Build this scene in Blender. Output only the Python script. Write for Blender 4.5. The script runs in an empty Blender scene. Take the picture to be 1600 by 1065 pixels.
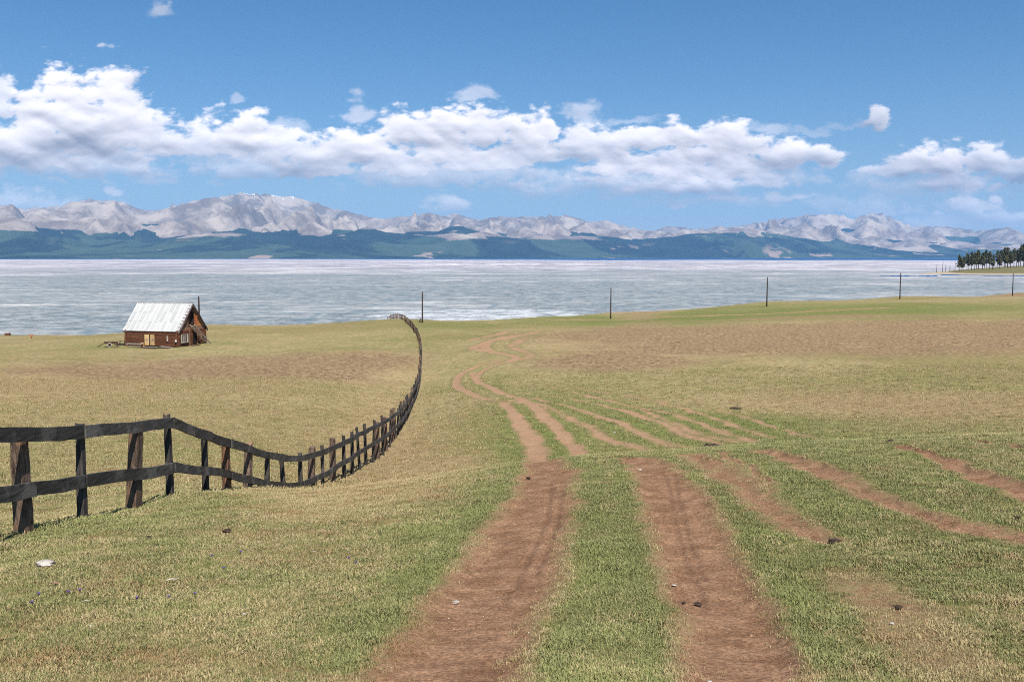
import bpy, math, random
import numpy as np
from mathutils import Vector

# ------------------------------------------------------------------ camera, world, sun, exposure
F = 1556.0            # focal length in pixels of a 1600 px wide frame
H = 25.0              # eye height above the lake
HOR = 401.5
TP = (532.5 - HOR) / F
PITCH = math.atan(TP)
S = bpy.context.scene
COL = S.collection
rng = np.random.default_rng(7)
random.seed(7)

cam_d = bpy.data.cameras.new('camera')
cam_d.sensor_width = 36
cam_d.lens = 36 * F / 1600
cam_d.clip_start = 0.1
cam_d.clip_end = 120000
cam = bpy.data.objects.new('camera', cam_d)
COL.objects.link(cam)
cam.location = (0, 0, H)
cam.rotation_euler = (math.pi / 2 - PITCH, 0, 0)
S.camera = cam

SUN_DIR = Vector((0.34, -0.94, 0)).normalized()
SUN_EL = math.radians(54)
sv = Vector((SUN_DIR.x * math.cos(SUN_EL), SUN_DIR.y * math.cos(SUN_EL), math.sin(SUN_EL)))
sun_d = bpy.data.lights.new('sun', 'SUN')
sun_d.energy = 4.9
sun_d.angle = math.radians(0.5)
sun_d.color = (1.0, 0.95, 0.87)
sun = bpy.data.objects.new('sun', sun_d)
sun.rotation_euler = sv.to_track_quat('Z', 'Y').to_euler()
sun.location = (0, 0, 60)
COL.objects.link(sun)

S.view_settings.view_transform = 'Standard'
S.view_settings.look = 'None'
S.view_settings.exposure = 0.50
S.view_settings.gamma = 1.0
S.view_settings.use_curve_mapping = False
S.cycles.use_denoising = False
S.cycles.filter_width = 1.0
S.cycles.max_bounces = 6
S.cycles.diffuse_bounces = 3
S.cycles.volume_bounces = 1
S.cycles.transparent_max_bounces = 8
SKY_STRENGTH = 0.060
HAZE_DENSITY = 1.7e-5


class NT:
    """small helper to write node trees"""
    def __init__(self, tree):
        self.t = tree
        self.n = tree.nodes
        self.l = tree.links

    def new(self, typ, **kw):
        nd = self.n.new(typ)
        for k, v in kw.items():
            setattr(nd, k, v)
        return nd

    def put(self, sock, v):
        if isinstance(v, bpy.types.NodeSocket):
            self.l.new(v, sock)
        elif v is not None:
            sock.default_value = v

    def math(self, op, a, b=None, c=None, clamp=False):
        nd = self.new('ShaderNodeMath', operation=op, use_clamp=clamp)
        self.put(nd.inputs[0], a)
        if b is not None:
            self.put(nd.inputs[1], b)
        if c is not None:
            self.put(nd.inputs[2], c)
        return nd.outputs[0]

    def add(self, a, b): return self.math('ADD', a, b)
    def sub(self, a, b): return self.math('SUBTRACT', a, b)
    def mul(self, a, b): return self.math('MULTIPLY', a, b)
    def mx(self, a, b): return self.math('MAXIMUM', a, b)

    def smooth(self, v, lo, hi, a=0.0, b=1.0, kind='SMOOTHSTEP'):
        nd = self.new('ShaderNodeMapRange', interpolation_type=kind)
        self.put(nd.inputs['Value'], v)
        nd.inputs['From Min'].default_value = lo
        nd.inputs['From Max'].default_value = hi
        nd.inputs['To Min'].default_value = a
        nd.inputs['To Max'].default_value = b
        return nd.outputs[0]

    def noise(self, vec, scale, detail=4, rough=0.55, dist=0.0, color=False, dim='3D'):
        nd = self.new('ShaderNodeTexNoise', noise_dimensions=dim)
        self.put(nd.inputs['Vector'], vec)
        nd.inputs['Scale'].default_value = scale
        nd.inputs['Detail'].default_value = detail
        nd.inputs['Roughness'].default_value = rough
        nd.inputs['Distortion'].default_value = dist
        return nd.outputs['Color' if color else 'Fac']

    def voro(self, vec, scale, feature='F1', out='Distance'):
        nd = self.new('ShaderNodeTexVoronoi', feature=feature)
        self.put(nd.inputs['Vector'], vec)
        nd.inputs['Scale'].default_value = scale
        return nd.outputs[out]

    def mix(self, fac, a, b, blend='MIX'):
        nd = self.new('ShaderNodeMix', data_type='RGBA', blend_type=blend)
        self.put(nd.inputs[0], fac)
        self.put(nd.inputs[6], a if isinstance(a, bpy.types.NodeSocket) else (*a, 1))
        self.put(nd.inputs[7], b if isinstance(b, bpy.types.NodeSocket) else (*b, 1))
        return nd.outputs[2]

    def scalevec(self, vec, s):
        nd = self.new('ShaderNodeVectorMath', operation='MULTIPLY')
        self.put(nd.inputs[0], vec)
        nd.inputs[1].default_value = s
        return nd.outputs[0]

    def attr(self, name, kind='GEOMETRY', out='Fac'):
        nd = self.new('ShaderNodeAttribute', attribute_name=name, attribute_type=kind)
        return nd.outputs[out]

    def comb(self, x, y, z=0.0):
        nd = self.new('ShaderNodeCombineXYZ')
        self.put(nd.inputs[0], x)
        self.put(nd.inputs[1], y)
        self.put(nd.inputs[2], z)
        return nd.outputs[0]

    def bump(self, height, strength=0.5, dist=0.05):
        nd = self.new('ShaderNodeBump')
        nd.inputs['Strength'].default_value = strength
        nd.inputs['Distance'].default_value = dist
        self.put(nd.inputs['Height'], height)
        return nd.outputs[0]


def px_az(u):
    return math.atan((u - 800) / F)


def px_el(u, v):
    d = ray(u, v)
    return math.atan2(d[2], math.hypot(d[0], d[1]))


def ray(u, v):
    xc = (u - 800) / F
    yc = -(v - 532.5) / F
    c, s = math.cos(PITCH), math.sin(PITCH)
    return np.array([xc, c + yc * s, -s + yc * c])


# ---- world: Nishita sky
W = bpy.data.worlds.new('World')
S.world = W
W.use_nodes = True
W.node_tree.nodes.clear()
w = NT(W.node_tree)
sky = w.new('ShaderNodeTexSky', sky_type='NISHITA')
sky.sun_disc = False
sky.sun_elevation = SUN_EL
sky.sun_rotation = math.atan2(SUN_DIR.x, SUN_DIR.y)
sky.altitude = 1600
sky.air_density = 1.0
sky.dust_density = 3.5
sky.ozone_density = 3.0

bgn = w.new('ShaderNodeBackground')
# the deep blue of thin mountain air, paling towards the horizon all the way round
wtc = w.new('ShaderNodeTexCoord')
wsp = w.new('ShaderNodeSeparateXYZ')
w.put(wsp.inputs[0], wtc.outputs['Generated'])
pale = w.math('EXPONENT', w.mul(w.mx(wsp.outputs[2], 0.0), -13.0))
skyc = w.mix(1.0, sky.outputs[0], (0.46, 0.97, 1.25), 'MULTIPLY')
w.put(bgn.inputs[0], w.mix(w.mul(pale, 0.85), skyc, (8.3, 8.2, 8.8)))
bgn.inputs[1].default_value = SKY_STRENGTH
wo = w.new('ShaderNodeOutputWorld')
w.l.new(bgn.outputs[0], wo.inputs[0])


# ------------------------------------------------------------------ helpers
def tag(o, label=None, cat=None, group=None, kind=None):
    if label: o['label'] = label
    if cat: o['category'] = cat
    if group: o['group'] = group
    if kind: o['kind'] = kind
    return o


def empty(name, loc=(0, 0, 0), rz=0.0):
    o = bpy.data.objects.new(name, None)
    o.empty_display_size = 0.3
    o.location = loc
    o.rotation_euler = (0, 0, rz)
    COL.objects.link(o)
    return o


def link(name, me, mat=None, parent=None, loc=None, rot=None, scale=None):
    o = bpy.data.objects.new(name, me)
    COL.objects.link(o)
    if mat is not None and len(me.materials) == 0:
        me.materials.append(mat)
    if parent: o.parent = parent
    if loc is not None: o.location = loc
    if rot is not None: o.rotation_euler = rot
    if scale is not None: o.scale = scale
    return o


def mesh(name, v, f, smooth=False):
    me = bpy.data.meshes.new(name)
    me.from_pydata([tuple(p) for p in v], [], [tuple(q) for q in f])
    me.update()
    if smooth:
        me.polygons.foreach_set('use_smooth', [True] * len(me.polygons))
    return me


def grid_mesh(name, X, Y, Z, smooth=True, wrap=False):
    r, c = X.shape
    me = bpy.data.meshes.new(name)
    n = r * c
    co = np.stack([X, Y, Z], -1).reshape(-1, 3).astype(np.float32)
    ii = np.arange(r - 1)[:, None]
    jj = np.arange(c - (0 if wrap else 1))[None, :]
    a = ii * c + jj
    b = ii * c + (jj + 1) % c
    d = (ii + 1) * c + jj
    e = (ii + 1) * c + (jj + 1) % c
    fc = np.stack([a, b, e, d], -1).reshape(-1, 4)
    me.vertices.add(n)
    me.vertices.foreach_set('co', co.ravel())
    me.loops.add(fc.size)
    me.loops.foreach_set('vertex_index', fc.ravel().astype(np.int32))
    me.polygons.add(len(fc))
    me.polygons.foreach_set('loop_start', np.arange(0, fc.size, 4, dtype=np.int32))
    me.polygons.foreach_set('loop_total', np.full(len(fc), 4, dtype=np.int32))
    me.update(calc_edges=True)
    me.validate()
    if smooth:
        me.polygons.foreach_set('use_smooth', np.ones(len(fc), dtype=bool))
    return me


def fattr(me, name, arr):
    at = me.attributes.new(name, 'FLOAT', 'POINT')
    at.data.foreach_set('value', np.ascontiguousarray(arr, dtype=np.float32).ravel())


def box_vf(x0, x1, y0, y1, z0, z1, base=0):
    v = [(x0, y0, z0), (x1, y0, z0), (x1, y1, z0), (x0, y1, z0), (x0, y0, z1), (x1, y0, z1), (x1, y1, z1), (x0, y1, z1)]
    f = [(0, 3, 2, 1), (4, 5, 6, 7), (0, 1, 5, 4), (1, 2, 6, 5), (2, 3, 7, 6), (3, 0, 4, 7)]
    return v, [tuple(i + base for i in q) for q in f]


def box(name, x0, x1, y0, y1, z0, z1, mat, parent, wob=0.0):
    v, f = box_vf(x0, x1, y0, y1, z0, z1)
    if wob:
        v = [(a + random.uniform(-wob, wob), b + random.uniform(-wob, wob), c + random.uniform(-wob, wob)) for a, b, c in v]
    return link(name, mesh(name, v, f), mat, parent)


def tube(pts, rads, n=8, cap=True, squash=None, jit=0.0, rnd=random):
    """vertices / faces of a tube along a polyline"""
    V, Fc = [], []
    pts = [Vector(p) for p in pts]
    for i, p in enumerate(pts):
        a = pts[max(i - 1, 0)]
        b = pts[min(i + 1, len(pts) - 1)]
        t = (b - a).normalized()
        ref = Vector((0, 0, 1)) if abs(t.z) < 0.9 else Vector((1, 0, 0))
        s = t.cross(ref).normalized()
        q = s.cross(t).normalized()
        for k in range(n):
            an = 2 * math.pi * k / n
            r = rads[i] * (1 + rnd.uniform(-jit, jit))
            V.append(tuple(p + s * math.cos(an) * r + q * math.sin(an) * r * (squash or 1)))
    for i in range(len(pts) - 1):
        for k in range(n):
            Fc.append((i * n + k, i * n + (k + 1) % n, (i + 1) * n + (k + 1) % n, (i + 1) * n + k))
    if cap:
        Fc.append(tuple(range(n))[::-1])
        Fc.append(tuple((len(pts) - 1) * n + k for k in range(n)))
    return V, Fc


def merge(lst):
    V, Fc = [], []
    for v, f in lst:
        b = len(V)
        V += list(v)
        Fc += [tuple(i + b for i in q) for q in f]
    return V, Fc


def hash2(ix, iy, seed):
    h = (ix.astype(np.int64) * 374761393 + iy.astype(np.int64) * 668265263 + seed * 982451653) & 0xFFFFFFFF
    h = ((h ^ (h >> 13)) * 1274126177) & 0xFFFFFFFF
    h = ((h ^ (h >> 16)) * 2246822519) & 0xFFFFFFFF
    return ((h ^ (h >> 15)) & 0xFFFFFF) / float(0xFFFFFF)


def vnoise(x, y, seed=0):
    """gradient noise, about -0.7 .. 0.7"""
    ix = np.floor(x)
    iy = np.floor(y)
    fx = x - ix
    fy = y - iy
    ux = fx * fx * fx * (fx * (fx * 6 - 15) + 10)
    uy = fy * fy * fy * (fy * (fy * 6 - 15) + 10)

    def g(ox, oy):
        a = hash2(ix + ox, iy + oy, seed) * 2 * np.pi
        return np.cos(a) * (fx - ox) + np.sin(a) * (fy - oy)
    n0 = g(0, 0) * (1 - ux) + g(1, 0) * ux
    n1 = g(0, 1) * (1 - ux) + g(1, 1) * ux
    return n0 * (1 - uy) + n1 * uy


def fbm(x, y, octs=4, seed=0, gain=0.5, lac=2.03):
    s = 0
    a = 1.0
    for o in range(octs):
        s = s + a * vnoise(x * lac ** o, y * lac ** o, seed + o * 17)
        a *= gain
    return s


def ridged(x, y, octs=6, seed=0, gain=0.55, lac=2.07):
    s = 0
    a = 1.0
    wgt = 1.0
    tot = 0
    for o in range(octs):
        n = 1 - np.abs(vnoise(x * lac ** o, y * lac ** o, seed + o * 31)) * 1.9
        n = np.clip(n, 0, 1) ** 2
        s = s + a * n * wgt
        wgt = np.clip(n * 1.7, 0, 1)
        tot += a
        a *= gain
    return s / tot


def sstep(x, a, b):
    t = np.clip((x - a) / (b - a), 0, 1)
    return t * t * (3 - 2 * t)


# ------------------------------------------------------------------ materials
def mat_new(name):
    m = bpy.data.materials.new(name)
    m.use_nodes = True
    m.node_tree.nodes.clear()
    q = NT(m.node_tree)
    out = q.new('ShaderNodeOutputMaterial')
    b = q.new('ShaderNodeBsdfPrincipled')
    q.l.new(b.outputs[0], out.inputs[0])
    b.inputs['Roughness'].default_value = 0.9
    b.inputs['Specular IOR Level'].default_value = 0.2
    return m, q, b


def wood_mat(name, c1, c2, scale=(30, 30, 3), rough=0.85, bump=0.3, dist=0.01, c3=None):
    m, q, b = mat_new(name)
    tc = q.new('ShaderNodeTexCoord')
    oi = q.new('ShaderNodeObjectInfo')
    off = q.new('ShaderNodeVectorMath', operation='ADD')
    q.put(off.inputs[0], tc.outputs['Object'])
    cmb = q.comb(q.mul(oi.outputs['Random'], 37.0), q.mul(oi.outputs['Random'], 11.0), q.mul(oi.outputs['Random'], 53.0))
    q.put(off.inputs[1], cmb)
    v = q.scalevec(off.outputs[0], scale)
    n = q.noise(v, 1.0, 6, 0.65, 0.6)
    col = q.mix(q.smooth(n, 0.3, 0.7), c1, c2)
    n2 = q.noise(off.outputs[0], 2.2, 4, 0.6)
    if c3 is not None:
        col = q.mix(q.smooth(n2, 0.52, 0.66), col, c3)
    col = q.mix(1.0, col, q.mix(oi.outputs['Random'], (0.72, 0.72, 0.72), (1.2, 1.2, 1.2)), 'MULTIPLY')
    q.put(b.inputs['Base Color'], col)
    b.inputs['Roughness'].default_value = rough
    q.put(b.inputs['Normal'], q.bump(n, bump, dist))
    return m


M_rail = wood_mat('weathered black board', (0.014, 0.013, 0.013), (0.075, 0.070, 0.066), (30, 2.2, 30), 0.6, 0.8, 0.008, (0.11, 0.10, 0.09))
M_bark = wood_mat('bark slab', (0.045, 0.028, 0.020), (0.26, 0.175, 0.125), (34, 34, 9), 0.95, 1.0, 0.02, (0.30, 0.17, 0.10))
M_stake = wood_mat('dark stake', (0.014, 0.013, 0.013), (0.085, 0.072, 0.062), (30, 30, 4), 0.85, 0.8, 0.012, (0.13, 0.10, 0.085))
M_rust = wood_mat('reddish bark', (0.05, 0.028, 0.02), (0.27, 0.13, 0.075), (30, 30, 8), 0.95, 1.0, 0.02)
M_pole = wood_mat('tarred pole', (0.028, 0.02, 0.016), (0.085, 0.06, 0.048), (20, 20, 1.0), 0.85, 0.4, 0.01)
M_log = wood_mat('red brown log', (0.05, 0.020, 0.012), (0.22, 0.088, 0.046), (1.2, 16, 16), 0.85, 0.5, 0.02, (0.12, 0.055, 0.035))
M_board_dark = wood_mat('dark plank', (0.025, 0.015, 0.013), (0.085, 0.048, 0.040), (10, 10, 2), 0.9, 0.4, 0.01)
M_board_orange = wood_mat('orange plank', (0.22, 0.085, 0.032), (0.46, 0.21, 0.09), (2, 10, 10), 0.85, 0.4, 0.01)
M_board_brown = wood_mat('brown plank', (0.12, 0.06, 0.035), (0.27, 0.155, 0.10), (2, 10, 10), 0.85, 0.4, 0.01)
M_door = wood_mat('fresh pine', (0.50, 0.32, 0.14), (0.72, 0.50, 0.25), (14, 14, 1.5), 0.75, 0.2, 0.005)
M_pale = wood_mat('bleached wood', (0.26, 0.22, 0.18), (0.52, 0.46, 0.39), (12, 12, 2), 0.85, 0.4, 0.01)
M_barge = wood_mat('grey violet board', (0.10, 0.075, 0.075), (0.26, 0.21, 0.20), (10, 2, 10), 0.85, 0.4, 0.01)

m, q, b = mat_new('dark opening')
b.inputs['Base Color'].default_value = (0.012, 0.009, 0.008, 1)
M_dark = m
m, q, b = mat_new('black tyre')
b.inputs['Base Color'].default_value = (0.02, 0.02, 0.022, 1)
b.inputs['Roughness'].default_value = 0.7
M_tyre = m
m, q, b = mat_new('window glass')
b.inputs['Base Color'].default_value = (0.03, 0.035, 0.04, 1)
b.inputs['Roughness'].default_value = 0.08
b.inputs['Specular IOR Level'].default_value = 0.5
M_glass = m
m, q, b = mat_new('white paint')
tc = q.new('ShaderNodeTexCoord')
q.put(b.inputs['Base Color'], q.mix(q.noise(tc.outputs['Object'], 9, 5), (0.55, 0.54, 0.52), (0.8, 0.79, 0.76)))
M_white = m

# roof sheet metal
m, q, b = mat_new('galvanised sheet')
tc = q.new('ShaderNodeTexCoord')
oi = q.new('ShaderNodeObjectInfo')
n = q.noise(q.scalevec(tc.outputs['Object'], (1.5, 3.0, 3.0)), 2.0, 6, 0.65)
c = q.mix(q.smooth(n, 0.35, 0.72), (0.47, 0.47, 0.46), (0.39, 0.39, 0.385))
n2 = q.noise(tc.outputs['Object'], 1.1, 6, 0.7, 1.0)
c = q.mix(q.smooth(n2, 0.66, 0.74, 0, 0.6), c, (0.33, 0.24, 0.18))
c = q.mix(1.0, c, q.mix(oi.outputs['Random'], (0.86, 0.86, 0.87), (1.06, 1.06, 1.06)), 'MULTIPLY')
q.put(b.inputs['Base Color'], c)
b.inputs['Roughness'].default_value = 0.5
b.inputs['Metallic'].default_value = 0.15
M_roof = m

# stone
m, q, b = mat_new('pale stone')
tc = q.new('ShaderNodeTexCoord')
n = q.noise(tc.outputs['Object'], 9, 6, 0.65)
q.put(b.inputs['Base Color'], q.mix(q.smooth(n, 0.35, 0.65), (0.24, 0.20, 0.17), (0.50, 0.45, 0.40)))
q.put(b.inputs['Normal'], q.bump(n, 0.8, 0.02))
M_stone = m
m, q, b = mat_new('dung')
tc = q.new('ShaderNodeTexCoord')
n = q.noise(tc.outputs['Object'], 25, 6, 0.65)
q.put(b.inputs['Base Color'], q.mix(n, (0.02, 0.013, 0.010), (0.085, 0.055, 0.038)))
q.put(b.inputs['Normal'], q.bump(n, 0.8, 0.02))
M_dung = m
m, q, b = mat_new('violet petal')
b.inputs['Base Color'].default_value = (0.10, 0.055, 0.30, 1)
M_petal = m

# ground: turf, dry turf, turned brown turf and bare reddish earth
def ground_material():
    m, q, b = mat_new('steppe turf and earth')
    geo = q.new('ShaderNodeNewGeometry')
    P = geo.outputs['Position']
    qa = q.attr('rut')
    gr = q.attr('green')
    pl = q.attr('brown')
    camd = q.attr('far')
    nA = q.noise(P, 1.1, 5, 0.6)
    nB = q.noise(P, 9.0, 6, 0.7)
    nC = q.noise(P, 55.0, 4, 0.7)
    nD = q.noise(P, 0.16, 6, 0.62)
    nF = q.noise(P, 2.6, 8, 0.8)
    # turf
    g = q.add(gr, q.add(q.mul(q.sub(nA, 0.5), 0.9), q.mul(q.sub(nB, 0.5), 1.1)))
    g = q.add(g, q.mul(q.sub(nD, 0.5), 0.8))
    nE = q.noise(P, 0.035, 5, 0.6)
    g = q.add(g, q.mul(q.sub(nE, 0.5), 0.9))
    gf = q.smooth(g, 0.0, 1.0)
    straw = q.mix(q.smooth(nC, 0.3, 0.7), (0.235, 0.170, 0.090), (0.41, 0.315, 0.180))
    straw = q.mix(q.smooth(nE, 0.45, 0.62, 0, 0.5), straw, (0.24, 0.155, 0.085))
    green = q.mix(q.smooth(nB, 0.3, 0.7), (0.100, 0.118, 0.036), (0.205, 0.215, 0.072))
    turf = q.mix(gf, straw, green)
    # fine dark and light speckle of tussocks
    sp = q.smooth(nF, 0.34, 0.62)
    turf = q.mix(1.0, turf, q.mix(sp, (0.62, 0.60, 0.56), (1.22, 1.22, 1.18)), 'MULTIPLY')
    # brown hummocky turf
    hum = q.noise(P, 2.4, 7, 0.80)
    bcol = q.mix(q.smooth(hum, 0.38, 0.60), (0.125, 0.075, 0.042), (0.39, 0.270, 0.155))
    bf = q.smooth(q.add(pl, q.mul(q.sub(nD, 0.5), 1.0)), 0.25, 0.75)
    col = q.mix(q.mul(bf, 0.9), turf, bcol)
    # scattered dark droppings / tussock tops
    vd = q.voro(P, 0.9)
    spot = q.smooth(vd, 0.05, 0.10, 1, 0)
    col = q.mix(q.mul(spot, 0.75), col, (0.05, 0.035, 0.022))
    vd2 = q.voro(q.scalevec(P, (1.3, 1.3, 1.3)), 1.3)
    col = q.mix(q.smooth(vd2, 0.03, 0.06, 0.8, 0), col, (0.55, 0.50, 0.42))
    # earth in the ruts
    e1 = q.noise(P, 3.0, 8, 0.7)
    e2 = q.noise(P, 38.0, 5, 0.7)
    ecol = q.mix(q.smooth(e1, 0.34, 0.68), (0.215, 0.116, 0.066), (0.350, 0.207, 0.126))
    e3 = q.noise(P, 11.0, 7, 0.8)
    ecol = q.mix(q.smooth(e3, 0.40, 0.30), ecol, (0.10, 0.052, 0.032))
    ecol = q.mix(q.mul(q.attr('dusty'), 0.6), ecol, (0.42, 0.27, 0.165))
    ecol = q.mix(q.mul(q.attr('groove'), 0.35), ecol, (0.12, 0.065, 0.042))
    ecol = q.mix(1.0, ecol, q.mix(q.smooth(e2, 0.3, 0.7), (0.55, 0.52, 0.50), (1.30, 1.30, 1.30)), 'MULTIPLY')
    # fall off at the edges is ragged
    rag = q.add(qa, q.add(q.mul(q.sub(nB, 0.5), 1.3), q.mul(q.sub(nA, 0.5), 0.9)))
    rf = q.smooth(rag, -0.20, 0.24)
    dry = q.smooth(rag, -0.75, -0.05)
    col = q.mix(q.mul(dry, 0.70), col, q.mix(q.smooth(nC, 0.35, 0.65), (0.17, 0.105, 0.055), (0.37, 0.26, 0.145)))
    col = q.mix(rf, col, ecol)
    q.put(b.inputs['Base Color'], col)
    b.inputs['Roughness'].default_value = 1.0
    b.inputs['Specular IOR Level'].default_value = 0.05
    hgt = q.add(q.mul(nB, 0.35), q.mul(e2, 0.28))
    hgt = q.add(hgt, q.mul(nF, 1.1))
    hgt = q.add(hgt, q.mul(q.mul(hum, bf), 5.0))
    q.put(b.inputs['Normal'], q.bump(hgt, 0.7, 0.06))
    return m


M_ground = ground_material()

# ------------------------------------------------------------------ terrain height
# control points: picture column and row, and the depth at which that ground lies
CP = [
    # near foreground
    (-200, 1065, 5.1), (100, 1065, 5.1), (400, 1065, 5.1), (690, 1065, 5.0), (1165, 1065, 5.0), (1500, 1065, 4.9), (1800, 1065, 4.9),
    (0, 960, 6.7), (400, 950, 6.9), (950, 950, 6.9), (1500, 950, 6.7),
    (100, 890, 8.3), (400, 870, 9.0), (790, 880, 8.7), (1100, 880, 8.5), (1500, 860, 8.3),
    (400, 820, 11.2), (620, 810, 11.5), (840, 800, 11.0), (1055, 800, 10.8), (1300, 790, 10.7), (1550, 780, 10.5),
    (560, 775, 14.6), (700, 760, 14.6), (858, 745, 14.0), (1020, 738, 13.9), (1250, 730, 13.8), (1550, 725, 13.5),
    (450, 771, 17.0), (600, 755, 17.5), (720, 737, 17.5), (850, 722, 16.8), (1000, 712, 17), (1200, 698, 17.5), (1400, 688, 18), (1600, 682, 18.5),
    (1850, 676, 18.5),
    # fence line
    (45, 835, 10.7), (132, 812, 12.1), (215, 797, 13.8), (272, 775, 15.3), (327, 771, 17.1), (362, 767, 18.5), (393, 765, 19.9),
    (422, 766, 21.4), (474, 764, 24.8), (541, 747, 31.3), (600, 712, 40.5), (640, 651, 60), (656, 606, 80), (658, 545, 118),
    (651, 522, 150), (640, 507, 188), (625, 498, 215),
    # hidden behind the first rise
    (640, 755, 25), (720, 742, 25), (850, 726, 25), (1000, 716, 26), (1200, 703, 27), (1400, 692, 27), (1600, 686, 27),
    # middle distance, right of the fence
    (700, 716, 36), (838, 718, 36), (1000, 707, 37), (1200, 690, 38), (1400, 680, 38), (1600, 674, 38),
    (720, 660, 50), (800, 640, 52), (1000, 650, 50), (1250, 650, 49), (1500, 645, 48),
    (720, 610, 70), (785, 570, 88), (900, 600, 70), (1100, 600, 68), (1400, 600, 64), (1600, 598, 64),
    (760, 545, 108), (810, 521, 145), (1000, 545, 104), (1250, 545, 100), (1550, 545, 98),
    (1000, 515, 150), (1250, 510, 150), (1550, 505, 150),
    (760, 503, 195), (860, 494, 232), (954, 498, 227), (954, 488, 258), (1198, 479, 243), (1198, 471, 275), (1406, 467, 279), (1406, 463, 305),
    (1582, 462, 320), (1582, 458, 350), (1700, 455, 350),
    # left of the fence
    (60, 800, 17), (170, 765, 21), (-100, 790, 17), (300, 730, 28), (100, 700, 33), (-100, 690, 34), (450, 720, 34),
    (300, 640, 52), (100, 620, 62), (-100, 615, 62), (500, 620, 64), (560, 570, 92), (100, 570, 96), (300, 575, 92), (-100, 570, 96),
    (260, 541, 133), (100, 541, 133), (450, 540, 130), (-100, 545, 130), (560, 520, 160), (400, 511, 195), (190, 521, 182), (540, 503, 213),
    (320, 507, 205), (90, 526, 195), (0, 529, 200), (-120, 533, 205), (700, 501, 215),
]
SHORE = [  # azimuth columns with depth, height (metres above the lake)
    (-200, 250, 5.0), (-200, 330, 0.2), (-200, 470, -3), (0, 260, 4.7), (0, 322, -0.1), (0, 460, -3), (190, 240, 5.9), (190, 330, -0.5), (190, 460, -3),
    (400, 250, 7.2), (400, 360, -1), (400, 480, -3), (600, 265, 6.6), (600, 370, -1), (600, 480, -3), (700, 270, 5.8), (700, 370, -1), (700, 480, -3),
    (860, 290, 5.6), (860, 400, -1), (860, 520, -3), (1000, 320, 5.6), (1000, 430, -1), (1000, 540, -3), (1200, 335, 7.0), (1200, 450, -1), (1200, 560, -3),
    (1400, 370, 6.6), (1400, 500, -1), (1400, 600, -3), (1600, 420, 6.8), (1600, 560, -1), (1600, 660, -3), (1750, 430, 7), (1750, 570, -1), (1750, 680, -3),
]
pts = []
for (u, v, D) in CP:
    d = ray(u, v)
    d = d * (D / d[1])
    pts.append((d[0], d[1], H + d[2]))
for (u, D, z) in SHORE:
    pts.append(((u - 800) / F * D, D, z))
pts = np.array(pts)
AK = 2.6


def feat(x, y):
    r = np.hypot(x, y)
    a = np.arctan2(x, y)
    return np.clip(a, -0.66, 0.66) * AK, np.log(np.maximum(r, 3.2))


pa, pl_ = feat(pts[:, 0], pts[:, 1])


def tps_k(d2):
    return 0.5 * d2 * np.log(d2 + 1e-12)


K = tps_k((pa[:, None] - pa[None]) ** 2 + (pl_[:, None] - pl_[None]) ** 2)
n_ = len(pts)
A = np.zeros((n_ + 3, n_ + 3))
A[:n_, :n_] = K + np.eye(n_) * 2e-4
A[:n_, n_] = 1
A[:n_, n_ + 1] = pa
A[:n_, n_ + 2] = pl_
A[n_:, :n_] = A[:n_, n_:].T
sol = np.linalg.solve(A, np.concatenate([pts[:, 2], [0, 0, 0]]))


def terrain(x, y):
    x = np.asarray(x, dtype=float)
    y = np.asarray(y, dtype=float)
    a, l = feat(x, y)
    out = np.zeros(a.shape) + sol[n_] + sol[n_ + 1] * a + sol[n_ + 2] * np.minimum(l, 6.6)
    lc = np.minimum(l, 6.6)
    for i in range(n_):
        d2 = (a - pa[i]) ** 2 + (lc - pl_[i]) ** 2
        out += sol[i] * 0.5 * d2 * np.log(d2 + 1e-12)
    r = np.hypot(x, y)
    ang = np.abs(np.arctan2(x, y))
    # far out in front the ground is the lake bed, behind the camera it rolls on
    bed = -3.0
    t = sstep(r, 480, 640)
    front = out * (1 - t) + bed * t
    back = 24 + 5 * np.sin(x / 210.0) * np.cos(y / 260.0) + 0.012 * np.minimum(r, 2500)
    back = (out * (1 - sstep(r, 12, 60)) + back * sstep(r, 12, 60))
    s = sstep(ang, 1.25, 2.0)
    return front * (1 - s) + back * s


def ground_at(u, v):
    d = ray(u, v)
    ys = np.exp(np.linspace(math.log(3.0), math.log(620), 900))
    x = d[0] / d[1] * ys
    z = H + d[2] / d[1] * ys
    g = terrain(x, ys)
    hit = np.where(z <= g)[0]
    if len(hit) == 0:
        # ray just clears the ridge: take the point of least clearance
        i = int(np.argmin((z - g) / ys))
        return np.array([x[i], ys[i], g[i]])
    i = max(hit[0], 1)
    c0 = z[i - 1] - g[i - 1]
    c1 = z[i] - g[i]
    t = c0 / (c0 - c1 + 1e-9)
    yy = ys[i - 1] + (ys[i] - ys[i - 1]) * t
    xx = d[0] / d[1] * yy
    return np.array([xx, yy, float(terrain(np.array([xx]), np.array([yy]))[0])])


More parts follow.
